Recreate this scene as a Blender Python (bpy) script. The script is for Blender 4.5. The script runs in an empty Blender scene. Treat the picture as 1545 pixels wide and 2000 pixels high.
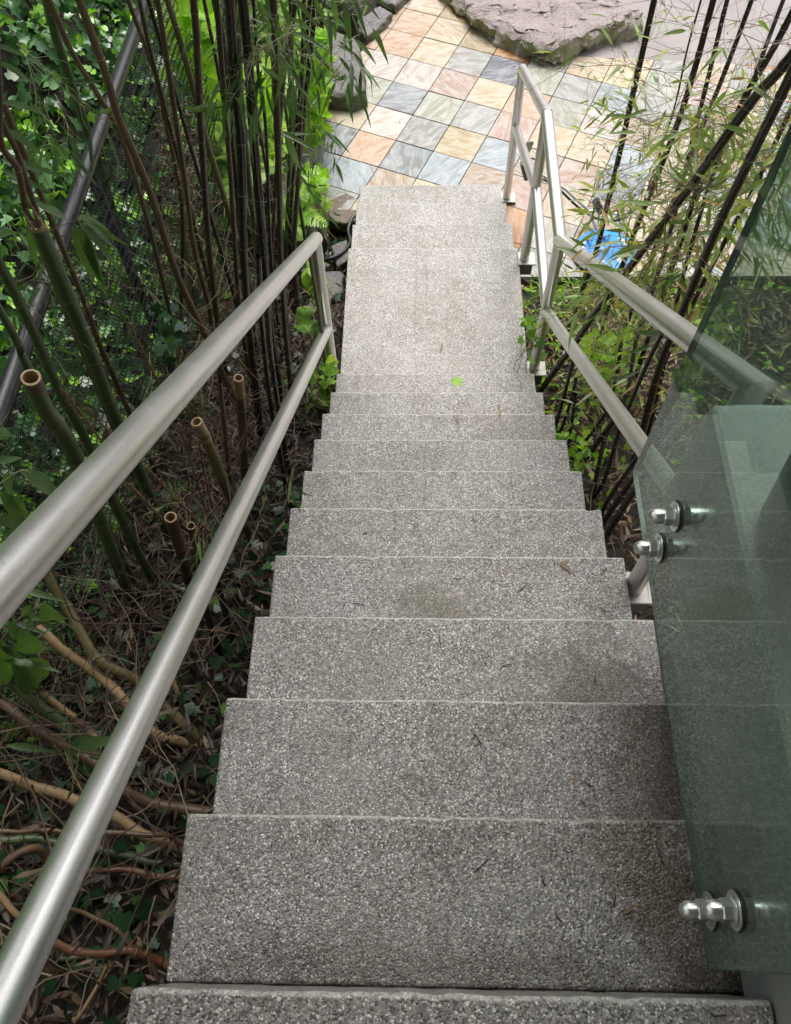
import bpy, bmesh, math, random
import numpy as np
from mathutils import Vector, Matrix, noise as mnoise

rnd = random.Random(7)
R = math.radians
S = bpy.context.scene
C = S.collection

# ------------------------------------------------------------------ camera
CAM = Vector((-0.096, 0.049, 1.309))
FPX, PITCH, YAW, ROLL = 1550.3, R(60.912), R(2.953), R(-2.288)
def cam_axes():
    F = Vector((0, math.cos(PITCH), -math.sin(PITCH)))
    U = Vector((0, math.sin(PITCH), math.cos(PITCH)))
    X = Vector((1, 0, 0))
    Rz = Matrix.Rotation(YAW, 3, 'Z')
    F, U, X = Rz @ F, Rz @ U, Rz @ X
    X2 = math.cos(ROLL)*X + math.sin(ROLL)*U
    U2 = -math.sin(ROLL)*X + math.cos(ROLL)*U
    return F, U2, X2
AF, AU, AX = cam_axes()
cd = bpy.data.cameras.new('camera'); cam = bpy.data.objects.new('camera', cd); C.objects.link(cam)
M = Matrix((AX, AU, -AF)).transposed().to_4x4(); M.translation = CAM
cam.matrix_world = M
cd.sensor_fit = 'VERTICAL'; cd.sensor_height = 36; cd.lens = 36*FPX/2000
cd.clip_start = 0.05; cd.clip_end = 400
S.camera = cam

# ------------------------------------------------------------------ light
SUN_EL, SUN_AZ = R(60), R(10)         # azimuth measured from +Y towards +X
w = bpy.data.worlds.new('World'); S.world = w; w.use_nodes = True
nt = w.node_tree; bg = nt.nodes['Background']
sky = nt.nodes.new('ShaderNodeTexSky'); sky.sky_type = 'NISHITA'; sky.sun_disc = False
sky.sun_elevation = SUN_EL; sky.sun_rotation = SUN_AZ
sky.air_density = 1.0; sky.dust_density = 5.0; sky.ozone_density = 0.6
hs = nt.nodes.new('ShaderNodeHueSaturation'); hs.inputs['Saturation'].default_value = 0.35
nt.links.new(sky.outputs[0], hs.inputs['Color']); nt.links.new(hs.outputs[0], bg.inputs[0])
bg.inputs[1].default_value = 0.15
sd = bpy.data.lights.new('sun', 'SUN'); sd.energy = 1.5; sd.angle = R(40); sd.color = (1, .96, .9)
so = bpy.data.objects.new('sun', sd); C.objects.link(so)
sv = Vector((math.sin(SUN_AZ)*math.cos(SUN_EL), math.cos(SUN_AZ)*math.cos(SUN_EL), math.sin(SUN_EL)))
so.rotation_euler = sv.to_track_quat('Z', 'Y').to_euler(); so.location = (0, 0, 10)
S.view_settings.view_transform = 'Standard'; S.view_settings.look = 'None'
S.view_settings.gamma = 1; S.view_settings.use_curve_mapping = False
S.view_settings.exposure = 1.0
S.render.engine = 'CYCLES'
S.cycles.max_bounces = 10; S.cycles.transparent_max_bounces = 24
S.cycles.caustics_reflective = False; S.cycles.caustics_refractive = False

# ------------------------------------------------------------------ helpers
def ray(px, py): return AF + AX*((px-772.5)/FPX) + AU*((1000-py)/FPX)
def at(px, py, x=None, y=None, z=None):
    """world point where the sight line through a photo pixel meets a real plane"""
    d = ray(px, py)
    t = (x-CAM.x)/d.x if x is not None else (y-CAM.y)/d.y if y is not None else (z-CAM.z)/d.z
    return CAM + d*t
def obj(name, me, mat=None, parent=None, loc=None):
    if isinstance(me, bmesh.types.BMesh):
        m = bpy.data.meshes.new(name); me.to_mesh(m); me.free(); me = m
    if mat is not None and len(me.materials) == 0: me.materials.append(mat)
    o = bpy.data.objects.new(name, me); C.objects.link(o)
    if parent: o.parent = parent
    if loc is not None: o.location = loc
    return o
def mesh(name, V, F, smooth=False, mat=None):
    m = bpy.data.meshes.new(name); m.from_pydata([tuple(v) for v in V], [], [tuple(f) for f in F]); m.update()
    if smooth: m.shade_smooth()
    if mat: m.materials.append(mat)
    return m
def tag(o, label, cat, group=None):
    o['label'] = label; o['category'] = cat
    if group: o['group'] = group
    return o
def thing(name, label, cat, loc=(0, 0, 0), group=None):
    o = bpy.data.objects.new(name, None); C.objects.link(o); o.location = loc
    o.empty_display_size = .1
    return tag(o, label, cat, group)
def struct(o): o['kind'] = 'structure'; return o
def stuff(o): o['kind'] = 'stuff'; return o

class MB:
    def __init__(s): s.v = []; s.f = []
    def add(s, V, F):
        n = len(s.v); s.v += [tuple(v) for v in V]; s.f += [tuple(i+n for i in f) for f in F]
    def tube(s, pts, rad, n=8, cap=True):
        pts = [Vector(p) for p in pts]
        if not hasattr(rad, '__len__'): rad = [rad]*len(pts)
        dirs = [(pts[i+1]-pts[i]).normalized() for i in range(len(pts)-1)]
        T = [dirs[0]] + [(dirs[i]+dirs[i+1]).normalized() for i in range(len(dirs)-1)] + [dirs[-1]]
        up = Vector((0, 0, 1)) if abs(dirs[0].z) < .9 else Vector((1, 0, 0))
        a = dirs[0].cross(up).normalized(); V = []
        for i, p in enumerate(pts):
            t = T[i]; a = (a - t*a.dot(t)).normalized(); b = t.cross(a)
            k = 1.0
            if 0 < i < len(pts)-1:
                cs = max(.5, t.dot(dirs[i])); ax = dirs[i]-dirs[i-1]
                k = 1/cs
            for j in range(n):
                an = 2*math.pi*j/n; off = a*math.cos(an)+b*math.sin(an)
                if k > 1.01:
                    e = (dirs[i]-dirs[i-1]).normalized(); off = off + e*off.dot(e)*(k-1)
                V.append(p+off*rad[i])
        F = []
        for i in range(len(pts)-1):
            for j in range(n):
                F.append((i*n+j, i*n+(j+1) % n, (i+1)*n+(j+1) % n, (i+1)*n+j))
        if cap: F.append(tuple(range(n-1, -1, -1))); F.append(tuple((len(pts)-1)*n+j for j in range(n)))
        s.add(V, F)
    def lathe(s, prof, n=24, org=(0, 0, 0), ax='z'):
        V = []; F = []
        for (r, h) in prof:
            for j in range(n):
                c, q = r*math.cos(2*math.pi*j/n), r*math.sin(2*math.pi*j/n)
                p = (c, q, h) if ax == 'z' else (h, c, q)
                V.append((p[0]+org[0], p[1]+org[1], p[2]+org[2]))
        for i in range(len(prof)-1):
            for j in range(n): F.append((i*n+j, i*n+(j+1) % n, (i+1)*n+(j+1) % n, (i+1)*n+j))
        s.add(V, F)
    def box(s, x0, x1, y0, y1, z0, z1):
        V = [(x0,y0,z0),(x1,y0,z0),(x1,y1,z0),(x0,y1,z0),(x0,y0,z1),(x1,y0,z1),(x1,y1,z1),(x0,y1,z1)]
        s.add(V, [(0,3,2,1),(4,5,6,7),(0,1,5,4),(1,2,6,5),(2,3,7,6),(3,0,4,7)])
    def mesh(s, name, smooth=False, mat=None): return mesh(name, s.v, s.f, smooth, mat)
    def build(s, name, mat, parent=None, smooth=False): return obj(name, s.mesh(name, smooth), mat, parent)

def scatter(name, tmpl, pos, rot, scl, mat):
    """many small leaves joined in one mesh (numpy)"""
    tv = np.array(tmpl[0], float); tf = tmpl[1]; n = len(pos)
    V = np.einsum('nij,kj->nki', rot, tv)*scl[:, None, None] + pos[:, None, :]
    V = V.reshape(-1, 3); k = len(tv)
    loops = np.concatenate([np.array(f) for f in tf]); L = len(loops)
    lens = np.array([len(f) for f in tf])
    li = (loops[None, :] + (np.arange(n)*k)[:, None]).reshape(-1)
    ll = np.tile(lens, n)
    me = bpy.data.meshes.new(name)
    me.vertices.add(len(V)); me.vertices.foreach_set('co', V.astype(np.float32).reshape(-1))
    me.loops.add(len(li)); me.loops.foreach_set('vertex_index', li.astype(np.int32))
    me.polygons.add(len(ll)); me.polygons.foreach_set('loop_start', np.concatenate([[0], np.cumsum(ll)[:-1]]).astype(np.int32))
    me.update(calc_edges=True); me.validate(); me.shade_smooth()
    me.materials.append(mat)
    return me
def rots(rng, n, nrm=None, tilt=.5, spin=None):
    """rotation matrices whose Z follows nrm with some tilt, random spin"""
    if nrm is None: nrm = np.tile([0, 0, 1.], (n, 1))
    z = nrm + rng.normal(0, tilt, (n, 3)); z /= np.linalg.norm(z, axis=1)[:, None]
    a = rng.normal(0, 1, (n, 3)) if spin is None else spin
    x = a - (a*z).sum(1)[:, None]*z; x /= np.linalg.norm(x, axis=1)[:, None]+1e-9
    y = np.cross(z, x)
    return np.stack([x, y, z], axis=2)

# ------------------------------------------------------------------ materials
class Mat:
    def __init__(s, name):
        s.m = bpy.data.materials.new(name); s.m.use_nodes = True; s.t = s.m.node_tree
        s.b = s.t.nodes['Principled BSDF']; s.out = s.t.nodes['Material Output']
        s._tc = None
    def n(s, typ, **k):
        nd = s.t.nodes.new('ShaderNode'+typ)
        for a, v in k.items():
            if a.startswith('i_'):
                key = a[2:].replace('_', ' '); nd.inputs[key].default_value = v
            else: setattr(nd, a, v)
        return nd
    def l(s, a, b): s.t.links.new(a, b)
    def co(s, which='Object'):
        if not s._tc: s._tc = s.n('TexCoord')
        return s._tc.outputs[which]
    def pos(s): return s.n('NewGeometry').outputs['Position']
    def noise(s, scale, detail=4, rough=.55, co=None, dist=0):
        nd = s.n('TexNoise'); nd.inputs['Scale'].default_value = scale; nd.inputs['Detail'].default_value = detail
        nd.inputs['Roughness'].default_value = rough; nd.inputs['Distortion'].default_value = dist
        s.l(co or s.co(), nd.inputs['Vector']); return nd.outputs['Fac']
    def ramp(s, fac, stops, interp='LINEAR'):
        r = s.n('ValToRGB'); cr = r.color_ramp; cr.interpolation = interp
        while len(cr.elements) < len(stops): cr.elements.new(.5)
        for e, (p, c) in zip(cr.elements, stops):
            e.position = p; e.color = (c, c, c, 1) if not hasattr(c, '__len__') else (*c, 1)
        s.l(fac, r.inputs[0]); return r.outputs[0]
    def mix(s, fac, a, b, mode='MIX'):
        m = s.n('Mix'); m.data_type = 'RGBA'; m.blend_type = mode
        for v, i in ((fac, 0), (a, 6), (b, 7)):
            if hasattr(v, 'is_linked'): s.l(v, m.inputs[i])
            elif i == 0: m.inputs[0].default_value = v
            else: m.inputs[i].default_value = (*v, 1) if hasattr(v, '__len__') else (v, v, v, 1)
        return m.outputs[2]
    def math(s, op, a, b=None, clamp=False):
        m = s.n('Math'); m.operation = op; m.use_clamp = clamp
        for i, v in enumerate((a, b)):
            if v is None: continue
            if hasattr(v, 'is_linked'): s.l(v, m.inputs[i])
            else: m.inputs[i].default_value = v
        return m.outputs[0]
    def bump(s, h, strength=.3, dist=.002, prev=None):
        b = s.n('Bump'); b.inputs['Strength'].default_value = strength; b.inputs['Distance'].default_value = dist
        s.l(h, b.inputs['Height'])
        if prev: s.l(prev, b.inputs['Normal'])
        s.l(b.outputs[0], s.b.inputs['Normal']); return b.outputs[0]
    def set(s, **k):
        for a, v in k.items():
            i = s.b.inputs[a.replace('_', ' ')]
            if hasattr(v, 'is_linked'): s.l(v, i)
            else: i.default_value = (*v, 1) if hasattr(v, '__len__') and len(v) == 3 else v
        return s

def m_aggregate(name, fine=310, base=(.36, .34, .31), stains=()):
    """exposed aggregate concrete: pebbles of random greys in a pale paste, damp patches"""
    a = Mat(name); P = a.pos()
    v = a.n('TexVoronoi'); v.inputs['Scale'].default_value = fine; a.l(P, v.inputs['Vector'])
    v.inputs['Randomness'].default_value = 1
    sep = a.n('SeparateColor'); a.l(v.outputs['Color'], sep.inputs[0])
    grain = a.ramp(sep.outputs[0], [(0, .025), (.17, .06), (.34, .20), (.7, .35), (.88, .54), (.95, .80), (1, .88)])
    hue = a.ramp(sep.outputs[1], [(0, (1.08, .98, .88)), (.5, (1.01, .99, .96)), (1, (.96, .99, 1.03))])
    g = a.mix(1, grain, hue, 'MULTIPLY')
    paste = a.ramp(v.outputs['Distance'], [(0, 0), (.35, 0), (.62, .55), (1, .8)])
    g = a.mix(paste, g, tuple(c*.62 for c in base))
    v2 = a.n('TexVoronoi'); v2.inputs['Scale'].default_value = fine*.34; a.l(P, v2.inputs['Vector'])
    sep2 = a.n('SeparateColor'); a.l(v2.outputs['Color'], sep2.inputs[0])
    big = a.math('MULTIPLY', a.ramp(sep2.outputs[0], [(0, 0), (.84, 0), (.86, 1), (1, 1)]), a.ramp(v2.outputs['Distance'], [(0, 1), (.24, 1), (.36, 0)]))
    g = a.mix(big, g, a.ramp(sep2.outputs[2], [(0, .06), (.3, .10), (.4, .5), (.8, (.62, .56, .46)), (1, .8)]))
    g = a.mix(a.ramp(a.noise(4.5, 5, .6, P, .3), [(.45, 0), (.72, .38)]), g, tuple(c*.70 for c in (.375, .355, .32)))
    dirt = a.noise(3.2, 6, .65, P); dirt2 = a.noise(17, 5, .7, P)
    g = a.mix(a.ramp(dirt, [(.3, .55), (.6, 0)]), g, a.mix(1, g, (.62, .58, .50), 'MULTIPLY'))
    g = a.mix(a.ramp(dirt2, [(.35, .5), (.55, 0)]), g, a.mix(1, g, (.66, .64, .60), 'MULTIPLY'))
    gn = a.n('NewGeometry'); sy_ = a.n('SeparateXYZ'); a.l(gn.outputs['Normal'], sy_.inputs[0])
    worn = a.math('MULTIPLY', a.math('MULTIPLY', a.ramp(a.noise(55, 4, .7, P), [(.36, .15), (.6, 1)]), a.ramp(sy_.outputs[1], [(.12, 0), (.35, 1), (.9, 1), (.99, .2)])), a.ramp(sy_.outputs[2], [(.05, 0), (.2, 1)]))
    g = a.mix(a.math('MULTIPLY', worn, .6), g, (.62, .60, .56))
    wet = a.ramp(a.noise(1.7, 6, .62, P, .5), [(.44, 0), (.56, 1)])
    for (cx, cy, cz, sx, sy, col) in stains:
        vm = a.n('VectorMath', operation='SUBTRACT'); a.l(P, vm.inputs[0]); vm.inputs[1].default_value = (cx, cy, cz)
        vs = a.n('VectorMath', operation='DIVIDE'); a.l(vm.outputs[0], vs.inputs[0]); vs.inputs[1].default_value = (sx, sy, .05)
        ln = a.n('VectorMath', operation='LENGTH'); a.l(vs.outputs[0], ln.inputs[0])
        d = a.math('ADD', ln.outputs['Value'], a.math('MULTIPLY', a.math('SUBTRACT', a.noise(11, 7, .7, P), .5), 2.8))
        k = a.ramp(d, [(.45, 1), (1.05, 0)])
        g = a.mix(a.math('MULTIPLY', k, .68), g, a.mix(1, g, col, 'MULTIPLY'))
        wet = a.math('MAXIMUM', wet, k)
    g = a.mix(a.math('MULTIPLY', wet, .30), g, a.mix(1, g, (.62, .61, .60), 'MULTIPLY'))
    a.set(Base_Color=g)
    a.l(a.math('SUBTRACT', .62, a.math('MULTIPLY', wet, .30)), a.b.inputs['Roughness'])
    n1 = a.bump(a.math('SUBTRACT', 1, v.outputs['Distance']), .55, .0022)
    a.bump(dirt2, .25, .006, n1)
    return a.m
STAINS = [(-.035, .86, -.748, .17, .10, (.45, .42, .28)), (.32, .64, -.561, .15, .15, (.42, .37, .31)), (.03, .545, -.561, .06, .03, (.5, .46, .33)),
          (.40, .42, -.374, .12, .2, (.5, .42, .36)), (.36, .1, -.187, .12, .25, (.45, .38, .32)), (.30, .25, -.187, .1, .2, (.6, .5, .42)), (-.1, .03, -.187, .5, .06, (.5, .48, .44))]
M_STEP = m_aggregate('exposed_aggregate_concrete', stains=STAINS)

def m_plain_concrete(name, col=(.45, .43, .42), rough=.75):
    a = Mat(name); P = a.pos()
    g = a.ramp(a.noise(2.2, 8, .65, P), [(.3, tuple(c*.8 for c in col)), (.7, tuple(min(1, c*1.1) for c in col))])
    f = a.noise(260, 3, .7, P)
    g = a.mix(.35, g, a.mix(1, g, a.ramp(f, [(.3, .5), (.7, 1.3)]), 'MULTIPLY'))
    a.set(Base_Color=g, Roughness=rough); a.bump(f, .4, .002); return a.m
M_CONC = m_plain_concrete('patio_concrete', (.25, .225, .22))
M_DECK = m_plain_concrete('deck_concrete', (.42, .42, .41), .6)
M_PLASTER = m_plain_concrete('wall_plaster', (.40, .38, .35))
M_GROUT = m_plain_concrete('grout', (.11, .11, .09))

def m_steel(name, col=(.72, .71, .69), rough=.27):
    a = Mat(name); P = a.co()
    spots = a.ramp(a.noise(260, 1, .5, P), [(.66, 0), (.72, 1)])
    patch = a.ramp(a.noise(6, 4, .55, P), [(.40, 0), (.70, 1)])
    g = a.mix(a.math('MULTIPLY', spots, .3), col, (.22, .18, .14))
    g = a.mix(a.math('MULTIPLY', patch, .12), g, (.52, .50, .45))
    a.set(Base_Color=g, Metallic=a.math('SUBTRACT', .95, a.math('MULTIPLY', patch, .06)))
    a.l(a.math('ADD', rough, a.math('MULTIPLY', a.noise(18, 3, .5, P), .16)), a.b.inputs['Roughness'])
    a.bump(a.noise(420, 1, .5, P), .04, .0004)
    return a.m
M_STEEL = m_steel('brushed_steel')
M_BOLT = Mat('polished_steel').set(Base_Color=(.78, .78, .76), Metallic=1.0, Roughness=.3).m
M_PLATE = Mat('pale_zinc').set(Base_Color=(.33, .315, .29), Metallic=.25, Roughness=.5).m
M_BRK = Mat('weathered_zinc').set(Base_Color=(.16, .15, .135), Metallic=.2, Roughness=.6).m
M_RUBBER = Mat('black_rubber').set(Base_Color=(.012, .012, .013), Roughness=.45).m
a = Mat('black_coated_pipe'); f = a.noise(60, 5, .7)
a.set(Base_Color=a.ramp(f, [(.5, (.012, .012, .014)), (.75, (.035, .035, .035))]), Roughness=.28); M_BLACKPIPE = a.m
M_WIRE = Mat('black_vinyl_wire').set(Base_Color=(.014, .015, .014), Roughness=.35).m
M_BLUE = Mat('blue_plastic').set(Base_Color=(.03, .25, .72), Roughness=.35).m
M_WHITEPRINT = Mat('white_print').set(Base_Color=(.75, .77, .8), Roughness=.5).m
M_GREYPL = Mat('grey_plastic').set(Base_Color=(.11, .11, .12), Roughness=.45).m
M_DARKPOT = m_plain_concrete('dark_glazed_pot', (.05, .055, .05), .4)

def m_leaf(name, stops, rough=.42, trans=.35, vein=None):
    a = Mat(name); g = a.n('NewGeometry'); r = g.outputs['Random Per Island']
    col = a.ramp(r, stops)
    nz = a.ramp(a.noise(25, 4, .6, g.outputs['Position']), [(.3, .72), (.7, 1.25)])
    col = a.mix(1, col, nz, 'MULTIPLY')
    a.set(Base_Color=col, Roughness=rough)
    t = a.n('BsdfTranslucent'); a.l(a.mix(1, col, (1.15, 1.3, .55), 'MULTIPLY'), t.inputs['Color'])
    mx = a.n('MixShader'); mx.inputs[0].default_value = trans
    a.l(a.b.outputs[0], mx.inputs[1]); a.l(t.outputs[0], mx.inputs[2]); a.l(mx.outputs[0], a.out.inputs['Surface'])
    return a.m
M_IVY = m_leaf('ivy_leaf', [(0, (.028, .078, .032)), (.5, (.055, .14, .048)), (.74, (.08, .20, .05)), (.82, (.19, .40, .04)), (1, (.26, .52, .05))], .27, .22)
M_BLEAF = m_leaf('bamboo_leaf_green', [(0, (.045, .09, .035)), (.5, (.075, .135, .05)), (.8, (.12, .21, .06)), (1, (.16, .22, .14))], .38, .38)
M_BLEAF_R = m_leaf('bamboo_leaf_mixed', [(0, (.17, .26, .07)), (.25, (.28, .38, .11)), (.45, (.40, .47, .32)), (.62, (.46, .52, .38)), (.75, (.46, .52, .14)), (.88, (.48, .42, .08)), (.95, (.46, .28, .10)), (1, (.36, .20, .10))], .42, .4)
M_LIME = m_leaf('lime_leaf', [(0, (.16, .32, .03)), (.6, (.28, .50, .04)), (1, (.42, .60, .06))], .4, .5)
M_FERN = m_leaf('fern_leaf', [(0, (.07, .17, .02)), (.6, (.15, .30, .03)), (1, (.26, .42, .05))], .5, .45)
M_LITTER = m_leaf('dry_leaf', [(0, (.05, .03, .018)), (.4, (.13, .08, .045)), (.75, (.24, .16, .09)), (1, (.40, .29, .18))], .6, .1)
M_LITTER_SHADE = m_leaf('shade_darkened_leaf', [(0, (.014, .010, .006)), (.5, (.038, .024, .015)), (.85, (.085, .052, .032)), (1, (.17, .115, .07))], .5, .05)  # dry leaf colours darkened to paint in the shade of the left bank
M_IVYD = m_leaf('shade_darkened_ivy_leaf', [(0, (.012, .04, .015)), (.6, (.025, .075, .025)), (.93, (.04, .12, .03)), (1, (.10, .26, .03))], .28, .15)  # ivy colours darkened to paint in shade on the left ground
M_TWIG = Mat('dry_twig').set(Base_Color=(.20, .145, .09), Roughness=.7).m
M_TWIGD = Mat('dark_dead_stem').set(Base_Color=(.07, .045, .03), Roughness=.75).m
M_TWIGG = Mat('green_twig').set(Base_Color=(.25, .26, .13), Roughness=.6).m

def m_cane(name, c1, c2, rough=.3, spot=.3):
    a = Mat(name); P = a.pos()
    mp = a.n('Mapping'); mp.inputs['Scale'].default_value = (1, 1, .12); a.l(P, mp.inputs['Vector'])
    g = a.ramp(a.noise(12, 5, .6, mp.outputs[0]), [(.32, c1), (.68, c2)])
    sp = a.ramp(a.noise(90, 4, .7, P), [(.55, 0), (.66, 1)])
    g = a.mix(a.math('MULTIPLY', sp, spot), g, (.20, .17, .12))
    mp2 = a.n('Mapping'); mp2.inputs['Scale'].default_value = (1, 1, .03); a.l(P, mp2.inputs['Vector'])
    a.set(Base_Color=g, Roughness=rough); a.bump(a.noise(160, 3, .6, mp2.outputs[0]), .22, .001); return a.m
CANE = dict(
    black=m_cane('black_cane', (.012, .009, .009), (.035, .022, .020), .27, .12),
    purple=m_cane('purple_brown_cane', (.030, .018, .014), (.085, .050, .034), .33, .25),
    brown=m_cane('brown_cane', (.06, .035, .022), (.15, .09, .05), .4, .3),
    olive=m_cane('olive_cane', (.07, .065, .025), (.17, .14, .06), .38, .3),
    green=m_cane('green_cane', (.030, .055, .018), (.085, .12, .045), .34, .3),
    tan=m_cane('tan_dry_cane', (.20, .13, .065), (.38, .26, .14), .5, .35),
    red=m_cane('reddish_root', (.09, .035, .02), (.20, .09, .045), .4, .3))
M_RING = Mat('cane_ring').set(Base_Color=(.20, .18, .14), Roughness=.6).m
M_CUT = Mat('cut_bamboo').set(Base_Color=(.34, .24, .14), Roughness=.7).m
M_BRISTLE = Mat('bristly_root').set(Base_Color=(.16, .095, .055), Roughness=.8).m

a = Mat('soil'); P = a.pos(); f1 = a.noise(14, 8, .7, P); f2 = a.noise(70, 6, .7, P)
a.set(Base_Color=a.mix(a.ramp(f2, [(.4, 0), (.6, 1)]), a.ramp(f1, [(.3, (.012, .009, .006)), (.7, (.035, .024, .016))]), (.02, .017, .011)), Roughness=.9)
a.bump(f2, .9, .03); M_SOIL = a.m

def m_rock(name, top, side, moss):
    a = Mat(name); P = a.pos(); g = a.n('NewGeometry'); sx = a.n('SeparateXYZ'); a.l(g.outputs['Normal'], sx.inputs[0])
    mp = a.n('Mapping'); mp.inputs['Scale'].default_value = (1, 2.5, 1); mp.inputs['Rotation'].default_value = (0, 0, .5); a.l(P, mp.inputs['Vector'])
    fine = a.noise(38, 8, .75, mp.outputs[0]); mid = a.noise(9, 7, .7, P)
    t = a.ramp(fine, [(.3, tuple(c*.55 for c in top)), (.5, top), (.72, tuple(min(1, c*1.55) for c in top))])
    sd_ = a.ramp(fine, [(.3, tuple(c*.5 for c in side)), (.7, tuple(min(1, c*1.3) for c in side))])
    sd_ = a.mix(a.ramp(mid, [(.38, 0), (.55, 1)]), sd_, a.ramp(fine, [(.3, tuple(c*.6 for c in moss)), (.7, moss)]))
    col = a.mix(a.ramp(a.math('ADD', sx.outputs[2], a.math('MULTIPLY', a.math('SUBTRACT', mid, .5), .7)), [(.62, 0), (.8, 1)]), sd_, t)
    a.set(Base_Color=col, Roughness=.7); b = a.bump(fine, 1.0, .035); a.bump(a.noise(150, 4, .7, P), .6, .005, b); return a.m
M_ROCK1 = m_rock('purple_rock', (.44, .37, .36), (.60, .56, .49), (.48, .48, .24))  # side and moss colours lightened to stand in for light they miss
M_ROCK2 = m_rock('grey_rock', (.25, .23, .235), (.24, .22, .20), (.17, .17, .09))
M_ROCK3 = m_rock('brown_rock', (.26, .21, .17), (.20, .16, .13), (.17, .15, .07))

a = Mat('slate'); oi = a.n('ObjectInfo')
base = oi.outputs['Color']; P = a.pos()
off = a.n('VectorMath', operation='MULTIPLY'); off.inputs[1].default_value = (40, 40, 40)
cmb = a.n('CombineXYZ'); a.l(oi.outputs['Random'], cmb.inputs[0]); a.l(oi.outputs['Random'], cmb.inputs[2]); a.l(cmb.outputs[0], off.inputs[0])
ad = a.n('VectorMath', operation='ADD'); a.l(P, ad.inputs[0]); a.l(off.outputs[0], ad.inputs[1])
rt = a.n('VectorRotate', rotation_type='Z_AXIS'); a.l(ad.outputs[0], rt.inputs['Vector']); a.l(a.math('MULTIPLY', oi.outputs['Random'], 6.28), rt.inputs['Angle'])
mp = a.n('Mapping'); mp.inputs['Scale'].default_value = (1, 3.2, 1); a.l(rt.outputs[0], mp.inputs['Vector'])
s1 = a.noise(5, 7, .62, mp.outputs[0], 1.4); s2 = a.noise(34, 7, .75, mp.outputs[0], .4)
col = a.mix(a.ramp(s1, [(.44, 0), (.62, .75)]), base, a.mix(.5, base, (.44, .41, .37)))
col = a.mix(a.ramp(s1, [(.34, .95), (.50, 0)]), col, a.mix(1, base, (.86, .62, .42), 'MULTIPLY'))
col = a.mix(a.ramp(s2, [(.3, .8), (.5, 0)]), col, a.mix(1, base, (.58, .57, .55), 'MULTIPLY'))
col = a.mix(a.ramp(s2, [(.60, 0), (.75, .4)]), col, (.46, .45, .43))
a.set(Base_Color=col, Roughness=.5); b = a.bump(s1, .5, .008); a.bump(s2, .4, .003, b); M_SLATE = a.m

# glass: fresnel reflection over a clear green-tinted body with a pale film: grime plus painted milky reflection
def m_glass(name, tint, film):
    a = Mat(name); a.t.nodes.remove(a.b); P = a.pos()
    tr = a.n('BsdfTransparent'); tr.inputs[0].default_value = (*tint, 1)
    gl = a.n('BsdfGlossy'); gl.inputs['Roughness'].default_value = .015; gl.inputs[0].default_value = (.95, 1, .98, 1)
    fr = a.n('Fresnel'); bf = a.n('NewGeometry'); a.l(a.math('ADD', 1.52, a.math('MULTIPLY', bf.outputs['Backfacing'], 1/1.52-1.52)), fr.inputs[0])
    df = a.n('BsdfDiffuse'); df.inputs[0].default_value = (.40, .47, .43, 1)
    m1 = a.n('MixShader'); m2 = a.n('MixShader')
    sp = a.ramp(a.noise(330, 3, .8, P), [(.5, .0), (.72, 1)])
    cl = a.ramp(a.noise(5, 5, .65, P), [(.3, .35), (.7, 1)])
    fm = a.math('ADD', film, a.math('MULTIPLY', a.math('MULTIPLY', sp, cl), film*2.2))
    a.l(fm, m1.inputs[0]); a.l(tr.outputs[0], m1.inputs[1]); a.l(df.outputs[0], m1.inputs[2])
    a.l(a.math('MULTIPLY', fr.outputs[0], 1.0, True), m2.inputs[0]); a.l(m1.outputs[0], m2.inputs[1]); a.l(gl.outputs[0], m2.inputs[2])
    a.l(m2.outputs[0], a.out.inputs['Surface']); return a.m
M_GLASS = m_glass('tinted_glass', (.66, .78, .72), .125)
a = Mat('glass_edge'); a.set(Base_Color=(.035, .11, .085), Roughness=.12)
M_GEDGE = a.m

# ------------------------------------------------------------------ terrain
DT, RI = .262, .187
def base_z(y):
    if y < -1: return -.35
    if y < 2.6: return -.85-.5*y
    if y < 4.2: return -2.15-.29*(y-2.6)
    return -2.614
def G(x, y):
    z = base_z(max(-1, y)) if y > -1 else -.35
    if x < -1.38: z += min(7.5, (-1.38-x)*1.0)
    if y > 4.3 and x < -.85: z += min(.22, (-.85-x)*.35)
    if x > .7 and y < 3.85: z += .05*min(1, x-.7)
    if y > 10.5: z += min(3, (y-10.5)*.25)
    z += .05*mnoise.noise((x*2.3, y*2.3, 0)) + .02*mnoise.noise((x*7, y*7, 3))
    if y > 3.8 and x > -.8: z = min(z, -2.56) if y < 10.5 else z
    return z
def axis(a, b, s, far):
    core = list(np.arange(a, b, s)); lo = []; hi = []; d = s; v = a
    while v > -far: d *= 1.35; v -= d; lo.append(v)
    d = s; v = core[-1]
    while v < far: d *= 1.35; v += d; hi.append(v)
    return lo[::-1]+core+hi
gx = axis(-4, 3.6, .07, 120); gy = axis(-1.2, 8.5, .08, 120)
V = [(x, y, G(x, y)) for y in gy for x in gx]; nx = len(gx)
Fq = [(j*nx+i, j*nx+i+1, (j+1)*nx+i+1, (j+1)*nx+i) for j in range(len(gy)-1) for i in range(nx-1)]
struct(obj('ground', mesh('ground', V, Fq, True), M_SOIL))

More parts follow.
